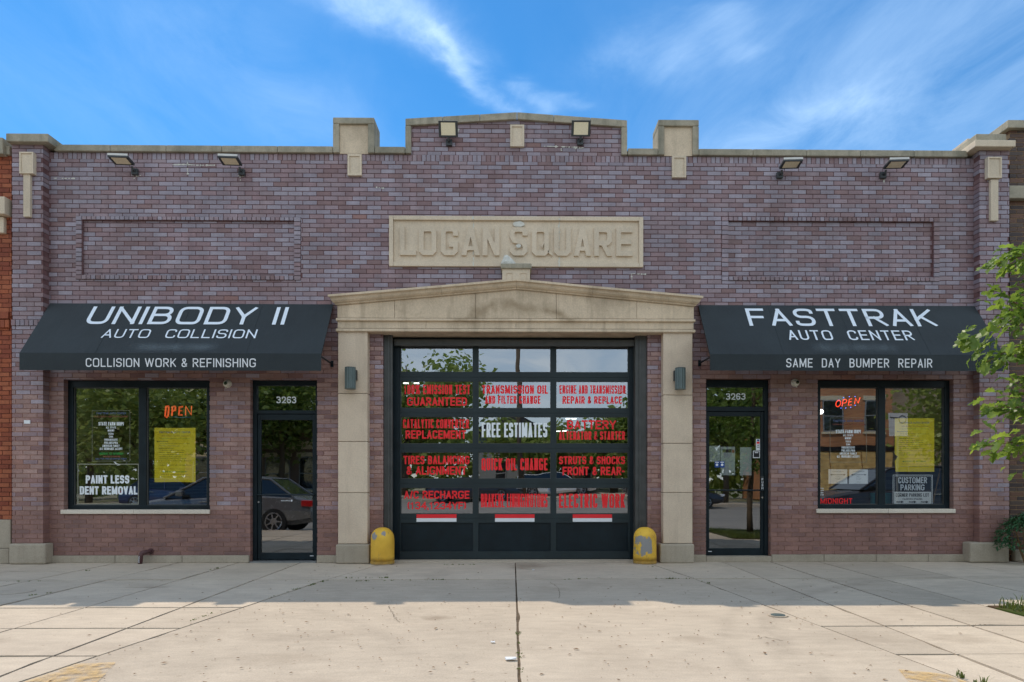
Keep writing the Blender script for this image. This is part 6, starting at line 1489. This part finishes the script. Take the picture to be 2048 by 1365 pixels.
for args in ((640, 1164, 960, 1159, 60, 0.03), (690, 1157, 800, 1156, 30, 0.035, 0.1), (520, 1201, 655, 1161, 60, 0.03), (380, 1243, 430, 1225, 22, 0.02), (60, 1192, 105, 1186, 20, 0.03), (166, 1143, 182, 1141, 8, 0.03), (408, 1143, 436, 1137, 16, 0.035), (860, 1130, 960, 1130, 26, 0.03),
             (1035, 1255, 1042, 1360, 36, 0.018), (1130, 1160, 1200, 1156, 26, 0.02), (1310, 1158, 1380, 1158, 30, 0.03), (1400, 1162, 1425, 1170, 10, 0.03), (0, 1164, 80, 1163, 14, 0.02), (1300, 1133, 1400, 1160, 14, 0.02), (1915, 1350, 1925, 1358, 14, 0.06), (1940, 1362, 1975, 1372, 20, 0.07), (1700, 1131, 1800, 1130, 4, 0.02)): joint_weeds(*args)
tag(wm_.build('weeds', M['weed']), 'small green weeds sprouting in the pavement joints', 'weeds', kind='stuff')
lm = MB()
for _ in range(1500):
    x, y = rnd.uniform(-4.5, 4.2), -rnd.uniform(0.4, 6.2)
    if rnd.random() > (0.9 if y < -3.3 and -2.9 < x < 2.7 else 0.25): continue
    s = abs(rnd.gauss(0, 0.0045)) + 0.003; th_ = rnd.uniform(0, 6.28); c_, s_ = math.cos(th_) * s, math.sin(th_) * s; z_ = 0.005 + rnd.random() * 0.004
    lm.quad((x - c_ * 1.6, y - s_ * 1.6, z_), (x + s_ * .7, y - c_ * .7, z_ + .003), (x + c_ * 1.6, y + s_ * 1.6, z_), (x - s_ * .7, y + c_ * .7, z_ + .004))
tag(lm.build('leaf_litter', M['litter']), 'tiny brown leaf scraps scattered over the sunlit drive', 'leaf litter', kind='stuff')
for (u, v, s, lb) in ((1022, 1321, 0.05, 'flattened white paper scrap beside the middle joint of the drive'), (985.5, 1286.5, 0.022, 'small crumpled white scrap on the drive, farther from the lens'), (1067, 1141.5, 0.022, 'tiny white and brown scrap in front of the garage door')):
    a, b = G(u, v); r_ = random.Random(u); m = MB(); pts = [(a + s * r_.uniform(.7, 1.2) * math.cos(k * .785), b + s * .6 * r_.uniform(.6, 1.2) * math.sin(k * .785)) for k in range(8)]
    m.slab(pts, 0.004, 0.008 + s * 0.12); m.v = [(p, q, z_ + (r_.random() * s * 0.15)) for p, q, z_ in m.v]; tag(m.build('paper_scrap', M['white']), lb, 'litter')
for (u, v, lb) in ((324, 1163, 'curled brown leaf on the shaded pavement left of the left door'), (1672, 1187, 'dark scrap of leaf on the shaded pavement at right')):
    a, b = G(u, v); m = MB(); m.quad((a - .03, b, .006), (a, b - .015, .012), (a + .03, b, .02), (a, b + .015, .01)); tag(m.build('fallen_leaf', M['litter']), lb, 'leaf')

# ------------------------------------------------------------------ across the street (seen mirrored in the glass)
def street_tree(x, y, h, cr, n, seed, label):
    r = random.Random(seed); t_ = empty('street_tree', (x, y, 0), label, 'tree', 'trees across the street')
    m = MB(); m.tube([(x, y, -0.1), (x + .1, y, h * .25), (x, y + .1, h * .5), (x + .1, y, h * .85)], [0.2, 0.16, 0.12, 0.03], 8)
    ends = []
    for k in range(11):
        z0_ = h * r.uniform(0.25, 0.6); th_ = k * 2.4 + r.random(); e = Vector((x + cr * .85 * math.cos(th_), y + cr * .85 * math.sin(th_), z0_ + h * r.uniform(0.12, 0.42))); mid = (Vector((x, y, z0_)) + e) / 2 + Vector((0, 0, 0.3)); ends += [e, mid]
        m.tube([(x, y, z0_), tuple(mid), tuple(e)], [0.08, 0.045, 0.012], 6)
    m.build('trunk', M['bark'], t_, smooth=True)
    lf = MB()
    for _ in range(n):
        e = r.choice(ends); p = e + Vector((r.gauss(0, cr * .26), r.gauss(0, cr * .26), r.gauss(0, h * .085)))
        s = r.uniform(0.10, 0.24); d1 = Vector((r.gauss(0, 1), r.gauss(0, 1), r.gauss(0, .6))).normalized() * s; d2 = d1.orthogonal().normalized() * s * 0.6; d2.rotate(Quaternion(d1.normalized(), r.uniform(0, 6.28)))
        lf.quad(tuple(p - d1), tuple(p + d2), tuple(p + d1), tuple(p - d2))
    tag(lf.build('crown', M['tree_leaf'], t_), kind='stuff')
for a in ((-19.5, -26, 8.5, 4.2, 9000, 1, 'wide street tree mirrored in the left shop window'), (-13.9, -30.0, 9.5, 3.4, 8000, 2, 'small tree mirrored between the left window and door'), (-6.2, -27, 9.0, 3.3, 7500, 3, 'tall tree mirrored in the garage door panes at left'),
          (5.8, -30.5, 5.6, 1.9, 4000, 4, 'low tree mirrored in the garage door panes at right'), (1.2, -33, 5.0, 2.6, 4500, 5, 'round bushy tree mirrored in the middle panes'), (11.5, -27, 7.5, 2.8, 6000, 6, 'leafy tree mirrored in the right shop door'), (24.8, -27, 8.2, 3.0, 6000, 7, 'tree mirrored at the right end of the right shop window'), (-27, -33, 7.5, 3.5, 5000, 8, 'distant tree mirrored at the far left')):
    street_tree(*a)
hm = MB()
for _ in range(26000):
    x = rnd.uniform(-75, 75); top = 4.6 + 1.6 * mn.noise(Vector((x * .12, 0, 5))) + 0.8 * mn.noise(Vector((x * .6, 0, 2))); z_ = top * rnd.random() ** 0.7
    p = Vector((x, -42 + rnd.gauss(0, 1.2), z_)); s = rnd.uniform(0.18, 0.42); d1 = Vector((rnd.gauss(0, 1), rnd.gauss(0, .6), rnd.gauss(0, 1))).normalized() * s; d2 = d1.orthogonal().normalized() * s * .7; d2.rotate(Quaternion(d1.normalized(), rnd.uniform(0, 6.28)))
    hm.quad(tuple(p - d1), tuple(p + d2), tuple(p + d1), tuple(p - d2))
tag(hm.build('treeline', M['tree_leaf']), 'low continuous line of trees far across the street, mirrored behind the cars', 'trees', kind='stuff')
def far_building(name, x0, x1, yf, h, mat, label, wins, bands=(), depth=9, roof=None):
    t_ = empty(name, ((x0 + x1) / 2, yf, 0), label, 'building')
    bx('wall', mat, t_, x0, x1, yf - depth, yf, -0.1, h)
    for (a, b, c, d) in wins:
        f = MB(); e = 0.07; f.box(a, a + e, yf + 0.001, yf + 0.05, c, d); f.box(b - e, b, yf + 0.001, yf + 0.05, c, d); f.box(a + e, b - e, yf + 0.001, yf + 0.05, d - e, d); f.box(a + e, b - e, yf + 0.001, yf + 0.05, c, c + e); f.box(a + e, b - e, yf + 0.001, yf + 0.045, (c + d) / 2 - .03, (c + d) / 2 + .03)
        f = f.build('window', M['siding'], t_); bx('pane', M['far_glass'], f, a + e, b - e, yf + 0.001, yf + 0.02, c + e, d - e)
        bx('lintel', M['cream'], t_, a - 0.15, b + 0.15, yf + 0.001, yf + 0.06, d + 0.01, d + 0.28); bx('sill', M['cream'], t_, a - 0.1, b + 0.1, yf + 0.001, yf + 0.09, c - 0.14, c - 0.005)
    for (c, d, mt) in bands: bx('band', M[mt], t_, x0 - 0.05, x1 + 0.05, yf + 0.003, yf + 0.12, c, d)
    if roof:
        m = MB(); xm = (x0 + x1) / 2; m.prism([(x0 - .3, h + .002), (x1 + .3, h + .002), (xm, h + roof)], yf + .35, yf - depth); m.build('roof', M['roofing'], t_)
    return t_
fb = far_building('corner_brick_building', 17.2, 23.6, -32, 9.0, M['far_orange'], 'two-storey orange brick building with boarded shopfront mirrored in the right window', [(19.2, 20.4, 4.3, 6.3), (21.8, 23.0, 4.3, 6.3)], ((3.1, 3.4, 'black'), (8.6, 9.0, 'cream')))
for a in (17.6, 19.6, 21.6): bx('plywood_panel', M['ply'], fb, a + .01, a + 1.95, -31.98, -31.93, 0.4, 3.05)
far_building('low_storefront', -20.5, -9.4, -32, 5.1, M['far_brown'], 'low brown brick shop with cream bands mirrored in the left window and door', [(-20 + k * 2.2, -18.4 + k * 2.2, 0.7, 2.7) for k in range(5)], ((5.0, 5.4, 'cream'), (3.2, 3.7, 'cream')))
far_building('gabled_house', -2.6, 2.6, -37, 4.6, M['siding'], 'grey sided house with dark gable roof mirrored in the middle panes', [(-1.6, -.6, 1, 2.6), (.6, 1.6, 1, 2.6)], (), roof=1.2)
far_building('tan_brick_flats', 3.9, 5.3, -34, 4.4, M['far_tan'], 'narrow tan brick flats mirrored in the right garage panes', [(4.3, 4.9, 1.0, 2.5)])
far_building('tan_side_building', 24.2, 34, -36, 9.5, M['far_tan'], 'tall tan brick block mirrored at the right end of the right window', [(29, 30.2, 4, 6)])
m = MB(); m.tube([(0.25, -25, -0.1), (0.05, -25, 9.5)], [0.16, 0.10], 10)
t_ = empty('utility_pole', (0.25, -25, 0), 'dark utility pole mirrored in the middle of the garage door', 'utility pole'); m.build('pole', M['bark'], t_, smooth=True); MB().tube([(-0.7, -25, 8.6), (0.9, -25, 8.6)], 0.05, 6).build('crossarm', M['bark'], t_)
t_ = empty('sign_post', (9.2, -5.9, 0), 'parking sign on a thin metal post mirrored beside the right yellow poster', 'street sign')
MB().tube([(9.2, -5.9, 0), (9.2, -5.9, 2.85)], 0.025, 8).build('post', M['pole_metal'], t_); bx('sign_plate', M['paper'], t_, 8.97, 9.43, -5.87, -5.865, 2.3, 2.85)
m = MB(); m.tube([(9.3 + .09 * math.cos(k * .52), -5.862, 2.7 + .09 * math.sin(k * .52)) for k in range(13)], 0.008, 5); m.build('sign_ring', M['fixture'], t_); bx('sign_arrow', M['fixture'], t_, 9.0, 9.18, -5.864, -5.861, 2.72, 2.75)

def car(x, y, mat, label, suv=False, face=-1, Lc=4.7):
    """a parked car whose nose points along face * x"""
    t_ = empty('parked_car', (x, y, -0.13), label, 'car', 'cars parked on the street')
    H = 1.72 if suv else 1.45; Wd = 0.92; g = -0.13
    S = [(-.5, .55, .85), (-.49, .38, .95), (-.42, .30, .98)]
    def X(k): return x + face * k * Lc
    # body: stations along the length -> (k, z_low, z_belt, half width)
    st = [(-.5, .42, .68, .74), (-.485, .30, .86, .84), (-.40, .24, .97, .91), (-.25, .22, 1.0, .92), (0, .22, .98, .92), (.2, .22, .95, .92), (.30, .22, .90, .91), (.42, .24, .78, .88), (.485, .30, .64, .80), (.5, .42, .56, .70)]
    if suv: st = [(a, b + .05, c + .17 if -.45 < a < .46 else c + .12, d) for a, b, c, d in st]
    m = MB(); ring = 10
    for k, zl, zb__, hw in st:
        pts = [(-hw * .9, zl), (-hw, zl + .12), (-hw * 1.02, (zl + zb__) / 2), (-hw * .97, zb__ - .06), (-hw * .86, zb__), (hw * .86, zb__), (hw * .97, zb__ - .06), (hw * 1.02, (zl + zb__) / 2), (hw, zl + .12), (hw * .9, zl)]
        m.v += [(X(-k) if False else x - face * (-k) * Lc, y + a, g + b) for a, b in pts]
    for i in range(len(st) - 1):
        for q in range(ring):
            q2 = (q + 1) % ring; m.f.append((i * ring + q, i * ring + q2, (i + 1) * ring + q2, (i + 1) * ring + q)); m.c.append(None)
    m.f.append(tuple(range(ring))); m.f.append(tuple((len(st) - 1) * ring + q for q in reversed(range(ring)))); m.c += [None, None]
    b_ = m.build('body', mat, t_, smooth=False, bevel=0.03)
    # glasshouse and roof
    bt = st[4][2]
    if suv: prof_ = [(-.49, bt - .05), (-.45, H - .12), (-.36, H - .02), (-.05, H), (.08, H - .05), (.25, bt - .03)]
    else: prof_ = [(-.40, bt - .04), (-.27, H - .06), (-.15, H), (.0, H), (.08, H - .04), (.27, bt - .06)]
    m = MB(); n = len(prof_)
    for sgn in (-1, 1):
        for k, z_ in prof_:
            fr_ = (z_ - bt + .05) / (H - bt + .05); m.v.append((x + face * k * Lc, y + sgn * (.86 - .20 * fr_), g + z_))
    for i in range(n - 1): m.f.append((i, i + 1, n + i + 1, n + i)); m.c.append(None)
    m.f.append(tuple(range(n))); m.f.append(tuple(reversed(range(n, 2 * n)))); m.c += [None, None]
    m.build('windows', M['car_glass'], t_)
    m = MB(); r0_, r1_ = prof_[1], prof_[-2]
    pts = prof_[1:-1]
    for sgn in (-1, 1):
        for k, z_ in pts: fr_ = (z_ - bt + .05) / (H - bt + .05); m.v.append((x + face * k * Lc, y + sgn * (.87 - .20 * fr_), g + z_ + .012))
    n = len(pts)
    for i in range(n - 1): m.f.append((i, i + 1, n + i + 1, n + i)); m.c.append(None)
    m.build('roof', mat, t_)
    m = MB()
    for sgn in (-1, 1):
        for ks in ((prof_[0], prof_[1]), (prof_[-2], prof_[-1]), ((-.02, H - .01), (-.01, bt - .02))):
            q = []
            for k, z_ in ks: fr_ = (z_ - bt + .05) / (H - bt + .05); q.append((x + face * k * Lc, y + sgn * (.875 - .20 * fr_), g + z_))
            m.tube(q, 0.028, 5)
        q = []
        for k, z_ in pts: fr_ = (z_ - bt + .05) / (H - bt + .05); q.append((x + face * k * Lc, y + sgn * (.875 - .20 * fr_), g + z_))
        m.tube(q, 0.022, 5)
    m.build('pillars', mat, t_)
    for k in (-.30, .30):
        for sgn in (-1, 1):
            wx, wr = x + face * k * Lc, (.36 if suv else .33)
            wh = MB().tube([(wx, y + sgn * .72, g + wr), (wx, y + sgn * .945, g + wr)], wr, 22).build('wheel', M['tyre'], t_)
            m = MB(); m.tube([(wx, y + sgn * .946, g + wr), (wx, y + sgn * .952, g + wr)], wr * .28, 12)
            for q in range(7): th_ = q * 6.283 / 7; m.tube([(wx, y + sgn * .95, g + wr), (wx + wr * .62 * math.cos(th_), y + sgn * .95, g + wr + wr * .62 * math.sin(th_))], 0.022, 4)
            m.tube([(wx + wr * .66 * math.cos(q * .35), y + sgn * .95, g + wr + wr * .66 * math.sin(q * .35)) for q in range(19)], 0.018, 5); m.build('rim', M['rim'], wh)
    for sgn in (-1, 1):
        bz = bt - (.20 if not suv else .1)
        bx('taillight', M['taillight'], t_, x - face * .5 * Lc + face * .0, x - face * .5 * Lc + face * .28, y + sgn * .66, y + sgn * .90, g + bz - .08, g + bz + .08, bevel=0.02)
        bx('headlight', M['headlight'], t_, x + face * .5 * Lc - face * .22, x + face * .5 * Lc - face * .01, y + sgn * .55, y + sgn * .80, g + .62, g + .74, bevel=0.02)
        bx('mirror', mat, t_, x + face * .17 * Lc - .1, x + face * .17 * Lc + .08, y + sgn * .92, y + sgn * 1.08, g + bt + .0, g + bt + .14, bevel=0.03)
        for k in (-.14, .06): bx('handle', M['rim'], t_, x + face * k * Lc - .09, x + face * k * Lc + .09, y + sgn * .925, y + sgn * .955, g + bt - .16, g + bt - .135)
    return t_
car(-7.45, -7.45, M['car_silver'], 'silver saloon parked at the near kerb, mirrored in the left shop door', Lc=4.8)
car(9.9, -7.5, M['car_dark'], 'dark grey sport utility car parked at the near kerb, mirrored in the right window', suv=True, Lc=4.9)
car(-16.4, -22.6, M['car_blue'], 'navy car parked across the street, mirrored low in the left window', face=1)
car(-2.1, -22.8, M['car_dark'], 'black car parked across the street, mirrored in the left garage panes', face=1)
car(2.2, -27.9, M['car_white'], 'white sport utility car across the street, mirrored in the middle garage panes', suv=True, face=1)
car(7.6, -22.8, M['car_dark'], 'graphite car across the street, mirrored in the right garage panes', face=1)
